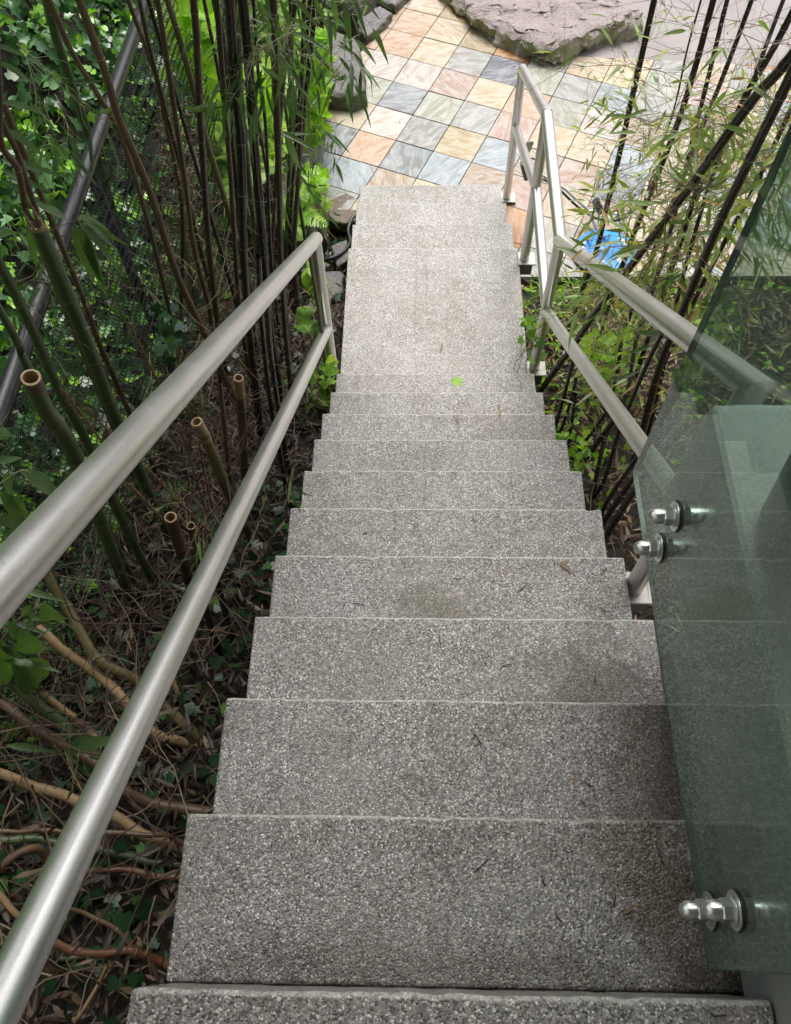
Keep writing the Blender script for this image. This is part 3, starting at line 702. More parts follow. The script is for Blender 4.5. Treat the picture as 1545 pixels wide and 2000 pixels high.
def cane(pix, Y, wpx, colour, label, group, up=True, cut=False, down=True, name='bamboo_cane', cat='bamboo cane', crown=True, seg=.23, Z=None):
    """a culm through world points; pix are given top to bottom, Y the distance plane(s) it stands in"""
    Ys = Y if hasattr(Y, '__len__') else [Y]*len(pix)
    if Z is not None: P_ = [at(px, py, z=z) for (px, py), z in zip(pix, Z)]
    else: P_ = [at(px, py, y=yy) for (px, py), yy in zip(pix, Ys)]
    mid = P_[len(P_)//2]; rad = wpx/FPX*(mid-CAM).dot(AF)*.5
    P_ = P_[::-1]                       # bottom to top
    if down:
        d = (P_[0]-P_[1]).normalized(); d = (d+Vector((0, 0, -.35))).normalized(); q = P_[0].copy(); c_ = 0
        while q.z > G(q.x, q.y)-.03 and c_ < 60: q = q+d*.05; c_ += 1
        if c_: P_ = [q]+P_
    if up:
        d = (P_[-1]-P_[-2]).normalized(); q = P_[-1]; e1 = q+d*.9+Vector((0, 0, .15)); e2 = e1+d*.8+Vector((0, 0, .6))
        if q.z < 2.2: P_ = P_+[e1, e2]
    S_ = smooth_pts(P_)
    if cat == 'bent cane': S_ = [q+mnoise.noise_vector(q*11)*.012 for q in S_]
    n_ = len(S_); rads = [rad*(1.04-.22*i/n_ if not cut else 1.0) for i in range(n_)]
    base = S_[0]; t = thing(name, label, cat, base, group)
    # culm with swollen nodes
    L_ = [0]
    for i in range(1, n_): L_.append(L_[-1]+(S_[i]-S_[i-1]).length)
    def atL(s_):
        for i in range(1, n_):
            if L_[i] >= s_: u = (s_-L_[i-1])/max(1e-6, L_[i]-L_[i-1]); return S_[i-1].lerp(S_[i], u), rads[i-1]+(rads[i]-rads[i-1])*u, (S_[i]-S_[i-1]).normalized()
        return S_[-1], rads[-1], (S_[-1]-S_[-2]).normalized()
    pts = []; rs = []; nodes = []; s_ = rnd.uniform(.03, .12)
    marks = [(0, 0)]
    while s_ < L_[-1]-.05: nodes.append(s_); s_ += seg*rnd.uniform(.75, 1.25)
    stops = sorted([(0., 1.), (L_[-1], 1.)]+[(v, 1.0) for v in L_[1:-1]]+[(v+dv, f_) for v in nodes for dv, f_ in ((-.012, 1.0), (-.003, 1.06), (.003, 1.12), (.014, 1.0)) if 0 < v+dv < L_[-1]])
    last = -1
    for v, f_ in stops:
        if v-last < .0025: continue
        last = v; p, r_, _ = atL(v); pts.append(p-base); rs.append(r_*f_*(1+(.07*mnoise.noise(p*9) if cat == 'bent cane' else .02*mnoise.noise(p*6))))
    b = MB(); b.tube(pts, rs, 18 if rad > .012 else 10, False)
    if cut:
        b2 = MB(); p, r_, d = atL(L_[-1]); p = p-base
        q = p-d*.05
        a_ = d.orthogonal().normalized(); c_ = d.cross(a_); V0 = MB(); n0 = 24; VV = []
        for (rr_, hh) in ((1.015, -.010), (1.02, 0), (.78, .001), (.74, -.06), (.0, -.06)):
            for j in range(n0):
                an = 2*math.pi*j/n0; VV.append(p+(a_*math.cos(an)+c_*math.sin(an))*r_*rr_+d*(hh+r_*.10*mnoise.noise((math.cos(an)*2+p.x*9, math.sin(an)*2, rr_))*(rr_ > .75)))
        V0.add(VV, [(k*n0+j, k*n0+(j+1) % n0, k*n0+n0+(j+1) % n0, k*n0+n0+j) for k in range(4) for j in range(n0)]); V0.build('cut_rim', M_CUT, t)
    b.build('culm', CANE[colour], t, True)
    for v in nodes:
        p, r_, d = atL(v)
        if p.z > .9 or p.z < G(p.x, p.y): continue
        o = obj('node_ring', ring_mesh, M_RING, t, p-base); o.rotation_mode = 'QUATERNION'; o.rotation_quaternion = d.to_track_quat('Z', 'Y'); o.scale = (r_*1.035, r_*1.035, r_*1.3 if rad > .01 else .012)
    if up and crown:
        o = obj('crown_foliage', crown_meshes[len(CANES) % 3], None, t, Vector((0, 0, 1.75))-Vector((0, 0, base.z))+Vector(((S_[-1]-base).x, (S_[-1]-base).y, 0))); stuff(o)
    if cut and 'splintered' not in label:
        top_l = L_[-1]; b4 = MB(); q4 = []; r4_ = []
        for k in range(7):
            p, r_, d = atL(top_l-(.10 if 'tan tip' in label else .035)*(1-k/6)-.001); q4.append(p-base); r4_.append(r_*(1.035+.02*math.sin(k*2)))
        b4.tube(q4, r4_, 18, False); b4.build('dry_tip', CANE['tan'] if 'tan tip' in label else CANE['brown'], t, True)
    if cut and 'splintered' in label:
        p, r_, d = atL(L_[-1]); a_ = d.orthogonal().normalized(); c_ = d.cross(a_)
        for k in range(9):
            an = k*.7; h_ = r_*(.6+2.2*abs(math.sin(k*1.9))); e0 = (a_*math.cos(an)+c_*math.sin(an))*r_; e1 = (a_*math.cos(an+.55)+c_*math.sin(an+.55))*r_
            b3 = MB(); q = p-base; b3.add([q+e0*1.01-d*.004, q+e1*1.01-d*.004, q+e1*.8-d*.004, q+e0*.8-d*.004, q+(e0+e1)*.5+d*h_], [(0, 1, 4), (1, 2, 4), (2, 3, 4), (3, 0, 4)]); b3.build('splinter', M_CUT if k % 2 else CANE[colour], t)
    CANES.append((t, S_, rad)); return t
GL = 'bamboo canes standing left of the stairs'; GR = 'bamboo canes standing right of the stairs'
L = 'left of the stairs'
cane([(327,0),(345,57),(380,181),(405,280),(429,357),(466,479)], 3.1, 12, 'olive', 'pale olive bamboo cane slanting right behind the dark ones, left of the stairs', GL)
cane([(378,0),(385,104),(394.5,285),(409,492),(427,645)], 2.7, 14, 'purple', 'straight purple-brown bamboo cane just right of the pale olive cane top', GL)
cane([(420,0),(437,98),(455,285),(466,388),(482,560)], 2.9, 14, 'black', 'dark bamboo cane directly left of the thickest pair above the handrail', GL)
cane([(448,0),(455,129),(471,285),(476,492),(487,645),(508,837)], 2.35, 17, 'black', 'thick dark bamboo cane with two pale node rings, left one of the thickest pair', GL)
cane([(474,0),(486,129),(497,285),(515,492),(529,645),(546,767)], 2.45, 17, 'black', 'thick jet black bamboo cane, right one of the thickest pair', GL)
cane([(495,0),(503,129),(520,259),(529,492),(550,700)], 3.0, 7, 'black', 'thin black bamboo cane close right of the thick jet black one', GL)
cane([(533,-20),(535,100),(536,181),(542,300),(547,470)], 3.4, 11, 'purple', 'purple-brown bamboo cane crossing a leaning one in a narrow V', GL)
cane([(575,20),(560,104),(548,220),(537,400),(530,520)], 3.25, 10, 'purple', 'bamboo cane leaning right at its top where it forms the V', GL)
cane([(568,-10),(569,120),(569,233),(562,420),(556,560)], 3.7, 10, 'green', 'dark green bamboo cane behind the leaning canes above the handrail end', GL)
cane([(607,-20),(587,181),(572,362),(566,492),(570,640)], 3.5, 9, 'black', 'black bamboo cane, left of the last two leaning right at the patio edge', GL)
cane([(618,-20),(598,181),(582,362),(574,492),(578,640)], 3.35, 10, 'black', 'rightmost black bamboo cane leaning toward the patio', GL)
cane([(463,26),(470,180),(483,320),(502,492),(520,640)], 3.3, 12, 'green', 'dull green bamboo cane showing between the thickest pair', GL)
cane([(545,330),(548,492),(560,680),(572,800)], 2.5, 10, 'purple', 'brown bamboo cane passing behind the middle of the left handrail', GL)
cane([(401,13),(429,155),(455,324),(470,470)], 3.6, 7, 'purple', 'thin dull bamboo cane behind the purple-brown ones at the top', GL)
cane([(272,0),(290,85),(318,194),(362,362),(390,480)], 3.1, 9, 'purple', 'slender dark cane, right of the two that cross the black fence rail near the top', GL)
cane([(250,0),(277,70),(306,155),(327,254),(350,362),(362,480)], 3.2, 9, 'brown', 'slender brown cane, left of the two that cross the black fence rail near the top', GL)
cane([(155,0),(207,145),(233,233),(293,375),(347,540),(410,673)], 2.3, 15, 'brown', 'long brown bamboo cane slanting across the middle of the black fence rail', GL)
cane([(96,0),(142,104),(186,176),(233,259),(274,380),(316,540),(350,690)], 2.5, 11, 'brown', 'thinner brown bamboo cane nearly parallel to the long brown one', GL)
cane([(88,-10),(111,78),(145,181),(176,272),(200,340),(216,399)], 3.4, 18, 'green', 'thick dark green bamboo cane standing before the ivy at top left', GL)
cane([(72,437),(114,535),(165,656),(215,790),(262,900)], 1.45, 27, 'green', 'thick green bamboo cane with a splintered top at the left', GL, up=False, cut=True)
cane([(-60,400),(0,518),(24,562),(67,652),(111,753),(162,848),(200,930)], 1.35, 21, 'green', 'green bamboo cane entering from the left edge beside the splintered one', GL)
cane([(60,737),(87,797),(124,848),(151,905),(196,1020),(250,1159),(287,1275)], [.95,.96,.98,1.0,1.04,1.08,1.1], 30, 'green', 'short sawn-off green bamboo stump with an open hollow top', 'sawn bamboo stumps left of the stairs', up=False, cut=True, name='bamboo_stump', cat='bamboo stump')
cane([(384,824),(403,859),(445,960),(480,1030),(515,1082)], 1.5, 19, 'olive', 'sawn bamboo stump with a split tan tip between the two rails', 'sawn bamboo stumps left of the stairs', up=False, cut=True, name='bamboo_stump', cat='bamboo stump')
cane([(466,738),(473,820),(477,907),(482,960)], 1.75, 16, 'brown', 'brown bamboo stump right of the split tan tip', 'sawn bamboo stumps left of the stairs', up=False, cut=True, name='bamboo_stump', cat='bamboo stump')
cane([(333,1010),(350,1065),(362,1105),(380,1180)], 1.2, 21, 'brown', 'reddish brown bamboo stump close left of the lower rail', 'sawn bamboo stumps left of the stairs', up=False, cut=True, name='bamboo_stump', cat='bamboo stump')
cane([(373,1027),(389,1082),(402,1140)], 1.28, 16, 'olive', 'small bamboo stump half hidden by the lower rail', 'sawn bamboo stumps left of the stairs', up=False, cut=True, name='bamboo_stump', cat='bamboo stump')
cane([(205,930),(222,985),(249,1038),(303,1146),(327,1200),(350,1260)], 1.15, 15, 'green', 'slim green bamboo cane between the rails right of the big stump', GL, up=False)
cane([(-10,60),(0,270),(35,330),(50,400),(86,500)], [1.6]*5, 14, 'brown', 'brown bamboo cane at the left edge above the splintered cane', GL)
cane([(0,230),(30,290),(60,380),(90,470),(128,600),(170,700)], 1.7, 12, 'brown', 'mottled brown bamboo cane running behind the splintered one', GL)
cane([(-10,590),(10,625),(40,680),(75,760)], 1.2, 18, 'green', 'green bamboo cane at the left edge over the black rail', GL, up=False)
cane([(145,540),(165,590),(190,660),(215,720)], 1.9, 11, 'brown', 'weathered cane leaning on the mesh behind the splintered one', GL, crown=False)
for (pp, Y_, w_, c_, lb) in (
    ([(447,300),(455,420),(470,620),(500,800)], 2.5, 9, 'purple', 'brown cane behind the pair of thick dark canes'),
    ([(355,400),(357,470),(355,560),(352,640)], 2.9, 9, 'purple', 'short dark cane seen left of the red dead fern'),
    ([(362,360),(378,480),(408,600),(415,650)], 2.75, 9, 'brown', 'reddish cane leaning beside the dead fern'),
    ([(505,500),(512,640),(530,800),(548,900)], 2.1, 10, 'black', 'dark cane crossing under both rails at mid height'),
    ([(520,560),(530,700),(552,850),(570,960)], 1.95, 10, 'black', 'dark cane whose foot stands by the fifth step'),
    ([(557,560),(562,680),(568,800)], 2.55, 7, 'black', 'thin black cane near the left end post'),
    ([(602,480),(615,560),(628,640),(640,760)], 2.62, 8, 'olive', 'olive stalk right behind the left end post'),
    ([(430,745),(440,850),(452,960),(470,1060)], 1.6, 9, 'brown', 'thin brown cane between the rails behind the brown stump'),
    ([(545,880),(560,960),(575,1020)], 1.7, 9, 'black', 'dark cane foot showing right of the lower rail'),
    ([(395,1165),(430,1290),(455,1390)], .95, 14, 'black', 'dark cane foot beside the second step, left'),
    ([(425,1140),(450,1230),(478,1320)], 1.0, 13, 'black', 'dark cane foot close to the third step'),
    ([(585,300),(580,400),(575,520),(590,660)], 3.2, 8, 'purple', 'slim cane between the last two canes at the patio side')):
    cane(pp, Y_, w_, c_, lb, GL, up=pp[0][1] < 400, crown=False)
for k, (px, py, Y_, w_, c_, lb) in enumerate(((440,520,2.9,8,'black','slim dark cane, first of the small ones behind the thick pair'),(495,420,3.3,8,'black','slim dark cane behind the jet black one'),(520,330,3.6,7,'purple','thin far cane right of the jet black one'),(590,430,3.8,7,'green','thin green cane by the patio rocks'),
        
        )):
    v0 = at(px, py, y=Y_); v1 = v0+Vector((r_lean[k % 5], .02, 1.1)); t = None
    def pj(v): d_ = v-CAM; z_ = d_.dot(AF); return (772.5+FPX*d_.dot(AX)/z_, 1000-FPX*d_.dot(AU)/z_)
    cane([pj(v0.lerp(v1, .6)), pj(v0.lerp(v1, .3)), (px, py)], [Y_+.012, Y_+.006, Y_], w_, c_, lb, GL)
# lying and bent dry canes, bottom left
GB = 'bent canes and roots at the bottom left'
def low(pix, z0, z1, w_, col, lb, grp=GB):
    pix = pix+[(pix[-1][0]+(pix[-1][0]-pix[-2][0])*(1.4 if pix[-1][0] > 280 else .2), pix[-1][1]+(pix[-1][1]-pix[-2][1])*(1.4 if pix[-1][0] > 280 else .2))]
    Zs = [z0+(z1-z0)*i/(len(pix)-2) for i in range(len(pix))]
    return cane(pix, 1, w_, col, lb, grp, up=False, down=False, crown=False, Z=Zs, name='bent_cane', cat='bent cane', seg=.17)
low([(60,1060),(100,1137),(136,1199),(193,1289),(261,1327),(312,1373),(380,1430),(420,1465)], -.65, -1.2, 22, 'olive', 'olive cane bending sharply toward the stairs at its knee')
low([(70,1227),(120,1268),(174,1311),(245,1371),(293,1422),(340,1445),(382,1460)], -.8, -1.15, 21, 'tan', 'straight tan cane slanting down right under the lower rail')
low([(35,1322),(109,1376),(150,1410),(190,1436),(250,1500)], -.85, -1.05, 15, 'tan', 'thin tan cane just below the straight tan one')
low([(-30,1280),(0,1303),(82,1381),(152,1444),(220,1520)], -.6, -.95, 25, 'green', 'thick green cane slanting down at the left edge')
low([(-20,1366),(0,1376),(82,1430),(177,1487),(238,1538),(297,1566),(378,1580)], -.78, -1.0, 23, 'brown', 'woody brown stem running to the foot of the second step')
low([(-20,1508),(0,1513),(70,1540),(136,1566),(213,1594),(280,1625),(352,1655)], -.62, -.9, 22, 'tan', 'stout tan cane reaching the stairs below the woody stem')
low([(-20,1622),(105,1622),(210,1629),(315,1627),(345,1640)], -.72, -.86, 11, 'brown', 'level brown stalk under the stout tan cane')
low([(-20,1700),(0,1693),(35,1668),(70,1660),(88,1675),(120,1720)], -.55, -.75, 18, 'brown', 'crooked stub curling up at the left edge')
low([(-20,1640),(0,1640),(100,1642),(200,1660),(330,1685)], -.85, -.92, 18, 'green', 'dull green cane lying in shadow under the level stalk')
low([(120,1705),(157,1699),(262,1699),(346,1713)], -.78, -.88, 12, 'red', 'dark reddish root running level to the top step')
low([(60,1815),(98,1832),(147,1856),(210,1867),(255,1856),(290,1866),(330,1883)], -.66, -.8, 17, 'red', 'glossy reddish root with a wavy bend near the bottom')
low([(126,1779),(170,1790),(217,1811),(260,1850)], -.7, -.78, 10, 'brown', 'short broken stick above the wavy red root')
low([(120,1870),(210,1850),(300,1800),(345,1770)], -.85, -.9, 14, 'green', 'dark green cane passing behind the wavy red root')
low([(-10,1740),(30,1778),(60,1812)], -.55, -.62, 14, 'tan', 'tan stub at the left edge above the lower rail')
low([(215,1885),(190,1925),(150,1985)], -.6, -.7, 9, 'tan', 'thin pale stick leaning at the bottom left')
low([(330,1290),(360,1380),(420,1440)], -1.15, -1.25, 12, 'tan', 'thin split cane leaning at the foot of the third step')

# right hand bamboo
cane([(1280,-10),(1253,111),(1227,224),(1201,340),(1182,416),(1165,489),(1126,600),(1098,680)], 3.2, 11, 'black', 'leftmost black bamboo cane rising in front of the blue disc', GR)
cane([(1372,-10),(1341,102),(1319,203),(1282,319),(1262,380)], 3.4, 4, 'black', 'hair-thin black bamboo stem left of the group of canes', GR, crown=False)
cane([(1396,-10),(1367,99),(1333,213),(1298,307),(1246,437),(1215,520)], 3.1, 12, 'black', 'second stout black bamboo cane from the left on the right-hand side', GR)
cane([(1423,-10),(1407,54),(1374,189),(1350,283),(1336,342),(1310,450),(1265,600),(1242,668),(1224,770),(1188,839),(1170,905),(1158,968)], [3.0,2.95,2.85,2.8,2.75,2.65,2.4,2.3,2.15,2.05,1.95,1.87], 9, 'black', 'black bamboo cane in the middle of the right-hand group', GR)
cane([(1472,-10),(1435,90),(1400,180),(1369,255),(1345,320),(1300,430),(1240,590),(1215,662),(1206,728),(1188,790)], [3.1,3.05,3.0,2.98,2.95,2.9,2.75,2.68,2.6,2.55], 9, 'black', 'slim black bamboo cane converging with its left neighbour', GR)
cane([(1530,0),(1494,95),(1475,147),(1452,196),(1400,320),(1350,480),(1310,640),(1300,700),(1278,800)], [2.9,2.8,2.76,2.72,2.6,2.5,2.4,2.36,2.3], 9, 'black', 'slim black bamboo cane behind the two heavy slanting ones', GR)
cane([(1560,0),(1504,106),(1463,175),(1435,232),(1400,300),(1364,366),(1336,449),(1300,560)], 2.6, 13, 'black', 'heavy black bamboo cane, uppermost of the three slanting strongly right', GR)
cane([(1570,80),(1487,175),(1440,236),(1393,302),(1345,368),(1293,437),(1224,530),(1170,599),(1125,668),(1062,755)], [1.9,2.0,2.06,2.12,2.2,2.28,2.4,2.48,2.56,2.68], 17, 'black', 'thickest black bamboo cane crossing diagonally behind the upper rail to the landing', GR)
cane([(1572,90),(1480,280),(1400,447),(1334,606),(1290,710),(1251,857)], [1.85,1.93,2.0,2.06,2.07,2.06], 16, 'black', 'thick black bamboo cane nearest the glass edge', GR)
cane([(1500,310),(1473,368),(1435,437),(1390,520),(1350,600)], 2.6, 10, 'black', 'black bamboo cane almost touching the glass behind yellow leaves', GR)
for (pp, Y_, w_, lb) in (
    ([(1310,620),(1262,715),(1209,845),(1182,935),(1158,974)], 1.85, 9, 'thin black cane foot left of the glass corner'),
    ([(1330,760),(1260,870),(1230,914),(1182,986),(1172,1025)], 1.55, 10, 'black cane foot, uppermost of three stacked beside the fifth step'),
    ([(1330,800),(1266,895),(1236,935),(1185,1010),(1175,1030)], 1.48, 13, 'black cane foot, middle of three stacked beside the fifth step'),
    ([(1340,830),(1270,915),(1236,962),(1185,1046),(1178,1060)], 1.4, 15, 'black cane foot, lowest of three stacked beside the fifth step'),
    ([(1120,700),(1098,788),(1084,836)], 2.3, 8, 'small black shoot beside the eighth step'),
    ([(1125,740),(1110,800),(1092,851)], 2.25, 7, 'small black shoot right next to the eighth step shoot'),
    ([(1124,770),(1119,812),(1112,860)], 2.25, 7, 'short dark stub behind the ninth step'),
    ([(1200,780),(1167,830),(1113,902)], 2.0, 8, 'thin black cane lying low toward the seventh step'),
    ([(1200,820),(1164,869),(1130,915)], 1.95, 12, 'stubby thick black cane foot by the seventh step')):
    cane(pp, Y_, w_, 'black', lb, GR, up=False, crown=False)

# bristly dead stems
def bristle(pix, Y_, w_, lb):
    P_ = [at(px, py, y=Y_) for px, py in pix]; S_ = smooth_pts(P_, 8); base = S_[-1]; rad = w_/FPX*2.0*.5
    t = thing('bristly_stem', lb, 'dead stem', base, 'bristly dead stems among the left bamboo')
    b = MB(); b.tube([p-base for p in S_], rad*.45, 7); b.build('stem', M_BRISTLE, t, True)
    b = MB(); r3 = random.Random(int(pix[0][0]))
    for i in range(len(S_)-1):
        for _ in range(9):
            p = S_[i].lerp(S_[i+1], r3.random())-base; d = Vector((r3.gauss(0, 1), r3.gauss(0, 1), r3.gauss(.3, .8))).normalized()
            b.tube([p, p+d*rad*r3.uniform(1.2, 2.6)], [.0012, .0004], 3, False)
    stuff(b.build('bristles', M_BRISTLE, t))
bristle([(252,631),(285,700),(319,767)], 1.9, 11, 'bristly brown dead stem hanging before the wire mesh')
bristle([(284,911),(345,975),(410,1040)], 1.3, 12, 'bristly dead stem slanting below the upper rail')
bristle([(252,946),(290,985),(326,1023)], 1.2, 11, 'short bristly dead stem left of the reddish stump')
bristle([(350,827),(375,910),(403,1002)], 1.5, 10, 'bristly dead stem left of the split tan stump')
bristle([(388,860),(400,930),(417,1000)], 1.5, 9, 'thin bristly dead stem under the split tan stump')
bristle([(124,763),(170,824),(215,885)], 1.3, 11, 'bristly dead stem beside the splintered cane, lower one')
bristle([(168,797),(200,830),(232,861)], 1.35, 9, 'short bristly dead stem beside the splintered cane, upper one')
bristle([(470,560),(440,610),(415,660)], 2.2, 9, 'bristly dead stem under the dead red fern')
bristle([(398,1180),(430,1260),(455,1320)], .95, 12, 'bristly dead stem right of the lower rail')

# ------------------------------------------------------------------ leafy sprigs of the bamboo
def sprig_mesh(seed, nl, L_, spread, mat, tmpl=T_B, twig=M_TWIG, tr=.0011):
    r3 = random.Random(seed); b = MB(); main = [Vector((0, 0, 0))]; d = Vector((1, 0, .15)).normalized()
    for k in range(5): d = (d+Vector((r3.gauss(0, .18), r3.gauss(0, .2), r3.gauss(-.05, .15)))).normalized(); main.append(main[-1]+d*spread/5)
    b.tube(main, [tr*1.5, tr*1.3, tr*1.2, tr, tr*.8, tr*.6], 4, False)
    tips = []
    for k in range(1, 6):
        for _ in range(3):
            d2 = (main[k]-main[k-1]).normalized()+Vector((r3.gauss(0, .6), r3.gauss(0, .6), r3.gauss(0, .5))); d2.normalize(); l_ = spread*r3.uniform(.2, .55)
            q1 = main[k]+d2*l_*.5; q2 = q1+(d2+Vector((r3.gauss(0, .3), r3.gauss(0, .3), r3.gauss(-.1, .3)))).normalized()*l_*.5
            b.tube([main[k], q1, q2], [tr, tr*.7, tr*.45], 3, False); tips.append((q2, (q2-q1).normalized()))
    ntf = len(b.f)
    tips.append((main[-1], d)); r3.shuffle(tips)
    for i in range(nl):
        p, dd = tips[i % len(tips)]; x = (dd+Vector((r3.gauss(0, .5), r3.gauss(0, .5), r3.gauss(-.35, .35)))).normalized()
        z = Vector((r3.gauss(0, .5), r3.gauss(0, .5), 1)); z = (z-x*z.dot(x)).normalized(); y = z.cross(x); s_ = L_*r3.uniform(.55, 1.15)
        V = [p+x*v[0]*s_+y*v[1]*s_*1.0+z*v[2]*s_ for v in tmpl[0]]; b.add(V, tmpl[1])
    me = mesh('leafy_twig', b.v, b.f, True); me.materials.append(twig); me.materials.append(mat)
    mi = np.zeros(len(b.f), np.int32); mi[ntf:] = 1; me.polygons.foreach_set('material_index', mi); return me
SP_R = [sprig_mesh(s_, 17, .098, .26, M_BLEAF_R, T_BR) for s_ in range(6)]
SP_Rb = [sprig_mesh(20+s_, 6, .085, .38, M_BLEAF_R, T_BR, tr=.0009) for s_ in range(4)]
SP_L = [sprig_mesh(40+s_, 9, .15, .22, M_BLEAF, T_B, M_TWIGG) for s_ in range(5)]
def put_sprig(me, p, yaw, pitch, roll, sc, name='leafy_twig', among=None):
    best = min(among or CANES, key=lambda c: min((s_-p).length for s_ in c[1])); t = best[0]
    o = obj(name, me, None, t, p-t.location); o.rotation_euler = (roll, pitch, yaw); o.scale = (sc,)*3; return o
RC = [c for c in CANES if c[0].get('group') == GR]; LC = [c for c in CANES if c[0].get('group') == GL]
r4 = random.Random(99)
for (x0, x1, y0, y1, n_, ms, sc) in ((1190,1545,190,500,88,SP_R,.9),(1300,1545,300,560,44,SP_R,1.0),(1130,1545,0,260,46,SP_Rb,1.0),(1150,1400,150,420,34,SP_Rb,1.0),(1100,1330,480,800,62,SP_R,.85),(1070,1250,740,930,14,SP_R,.7),(1400,1545,250,420,14,SP_R,1.2)):
    for k in range(n_):
        px, py = r4.uniform(x0, x1), r4.uniform(y0, y1)
        if px > 1545-(py-285)*(308/625)-25 and py > 270: continue
        if 1060 < px < 1255 and 300 < py < 450 and r4.random() < .85: continue
        Y_ = r4.uniform(1.9, 3.3); p = at(px, py, y=Y_)
        if p.z < G(p.x, p.y)+.03: p.z = G(p.x, p.y)+r4.uniform(.05, .3)
        if p.x < .70: continue
        put_sprig(r4.choice(ms), p, r4.uniform(0, 6.28), r4.uniform(-.3, .6), r4.uniform(-.6, .6), sc*r4.uniform(.75, 1.2), among=RC)
for (x0, x1, y0, y1, n_, Y0, Y1, sc) in ((0,110,1100,1420,9,.75,.95,.55),(0,300,1350,1850,12,.35,.7,.5),(330,600,900,1350,10,.9,1.5,.5),(0,220,560,960,7,1.2,1.6,.6),(0,140,380,640,4,1.7,2.2,.9),(500,640,-20,110,13,2.3,3.2,1.0),(0,120,180,330,3,1.7,2.6,1.0),(470,600,0,60,5,2.0,3.0,1.0),(0,60,0,160,2,2.2,3,1.2),(560,640,200,360,6,2.9,3.4,.7),(590,650,260,320,2,3,3.3,.6)):
    for k in range(n_):
        p = at(r4.uniform(x0, x1), r4.uniform(y0, y1), y=r4.uniform(Y0, Y1))
        put_sprig(r4.choice(SP_L), p, r4.uniform(0, 6.28), r4.uniform(.2, 1.2), r4.uniform(-.5, .5), sc*r4.uniform(.75, 1.1), among=LC)

# big single leaves in the foreground: one object each
bl = mesh('leaf', *T_BW, smooth=True); bl.materials.append(M_BLEAF); bl2 = mesh('leaf', *T_B, smooth=True); bl2.materials.append(M_BLEAF)
def leaf_to(p, q, me=bl, among=LC, roll=0):
    d = q-p; s_ = d.length; best = min(among, key=lambda c: min((v-p).length for v in c[1])); t = best[0]
    x = d.normalized(); z = (CAM-p).normalized()+Vector((0, 0, .6)); z = (z-x*z.dot(x)).normalized(); z = Matrix.Rotation(roll, 3, x) @ z; y = z.cross(x)
    o = obj('leaf', me, None, t, p-t.location); Mx = Matrix((x, y, z)).transposed().to_4x4(); Mx = Mx @ Matrix.Rotation(-.16, 4, 'Y')
    o.rotation_mode = 'QUATERNION'; o.rotation_quaternion = Mx.to_quaternion(); o.scale = (s_, s_*r4.uniform(.85, 1.1), s_); return o
def twig(pix, Y_, r_=.0016, mat=M_TWIGG, among=LC):
    Ys = Y_ if hasattr(Y_, '__len__') else [Y_]*len(pix)
    P_ = [at(px, py, y=yy) for (px, py), yy in zip(pix, Ys)]; best = min(among, key=lambda c: min((v-P_[0]).length for v in c[1])); t = best[0]
    b = MB(); S_ = smooth_pts(P_, 5); b.tube([p-t.location for p in S_], [r_*(1-.5*i/len(S_)) for i in range(len(S_))], 5); return b.build('twig', mat, t, True)
# bottom-left fan, near the camera
FAN = [((40,1150),(130,1175)),((45,1205),(118,1215)),((85,1175),(125,1225)),((40,1225),(84,1285)),((30,1215),(95,1240)),((0,1260),(50,1290)),((10,1290),(118,1310)),((20,1290),(92,1345)),((-20,1240),(30,1300)),((-10,1380),(30,1435)),((30,1210),(30,1262)),
       ((-30,1270),(45,1330)),((-20,1190),(40,1205)),((60,1180),(60,1225))]
for a_, b2 in FAN: leaf_to(at(*a_, y=.62), at(*b2, y=.66+r4.uniform(-.06, .06)), roll=r4.uniform(-.4, .4))
for a_, b2 in (((38,920),(132,985)),((25,925),(42,1005)),((-10,1010),(70,1035)),((-10,905),(46,892)),((-10,860),(34,848)),((-10,840),(36,862)),((130,1468),(235,1440)),((125,1475),(215,1500)),((10,1455),(120,1470)),((85,1560),(128,1580)),((0,960),(60,1020)),((-15,1080),(40,1100)),((0,1040),(50,1060))):
    leaf_to(at(*a_, y=.75 if a_[1] < 1100 else .5), at(*b2, y=.8 if a_[1] < 1100 else .5), roll=r4.uniform(-.4, .4))
twig([(-20,960),(38,920),(60,925)], .75); twig([(-30,1300),(30,1215),(90,1175)], .62); twig([(-10,1490),(70,1480),(130,1470),(180,1455)], .5); twig([(100,1640),(70,1500),(60,1400)], .45)
# grey-green fan at mid-left
for a_, b2 in (((150,430),(240,540)),((160,425),(235,500)),((155,440),(205,560)),((165,430),(250,480)),((140,440),(180,545)),((130,430),(60,395)),((150,425),(215,455)),((170,450),(210,580)),((55,440),(70,520)),((30,455),(-10,470)),((0,310),(120,345)),((0,330),(110,380)),((10,250),(90,310)),((0,200),(95,230)),((-10,120),(70,170)),((-10,90),(60,120)),((-10,20),(50,70)),((0,350),(90,400))):
    leaf_to(at(*a_, y=1.75), at(*b2, y=1.8+r4.uniform(-.1, .1)), me=bl2, roll=r4.uniform(-.6, .6))
twig([(60,470),(110,445),(160,425)], 1.75, .0016, M_TWIG); twig([(0,560),(60,540),(75,510)], 1.5, .002, M_TWIG)
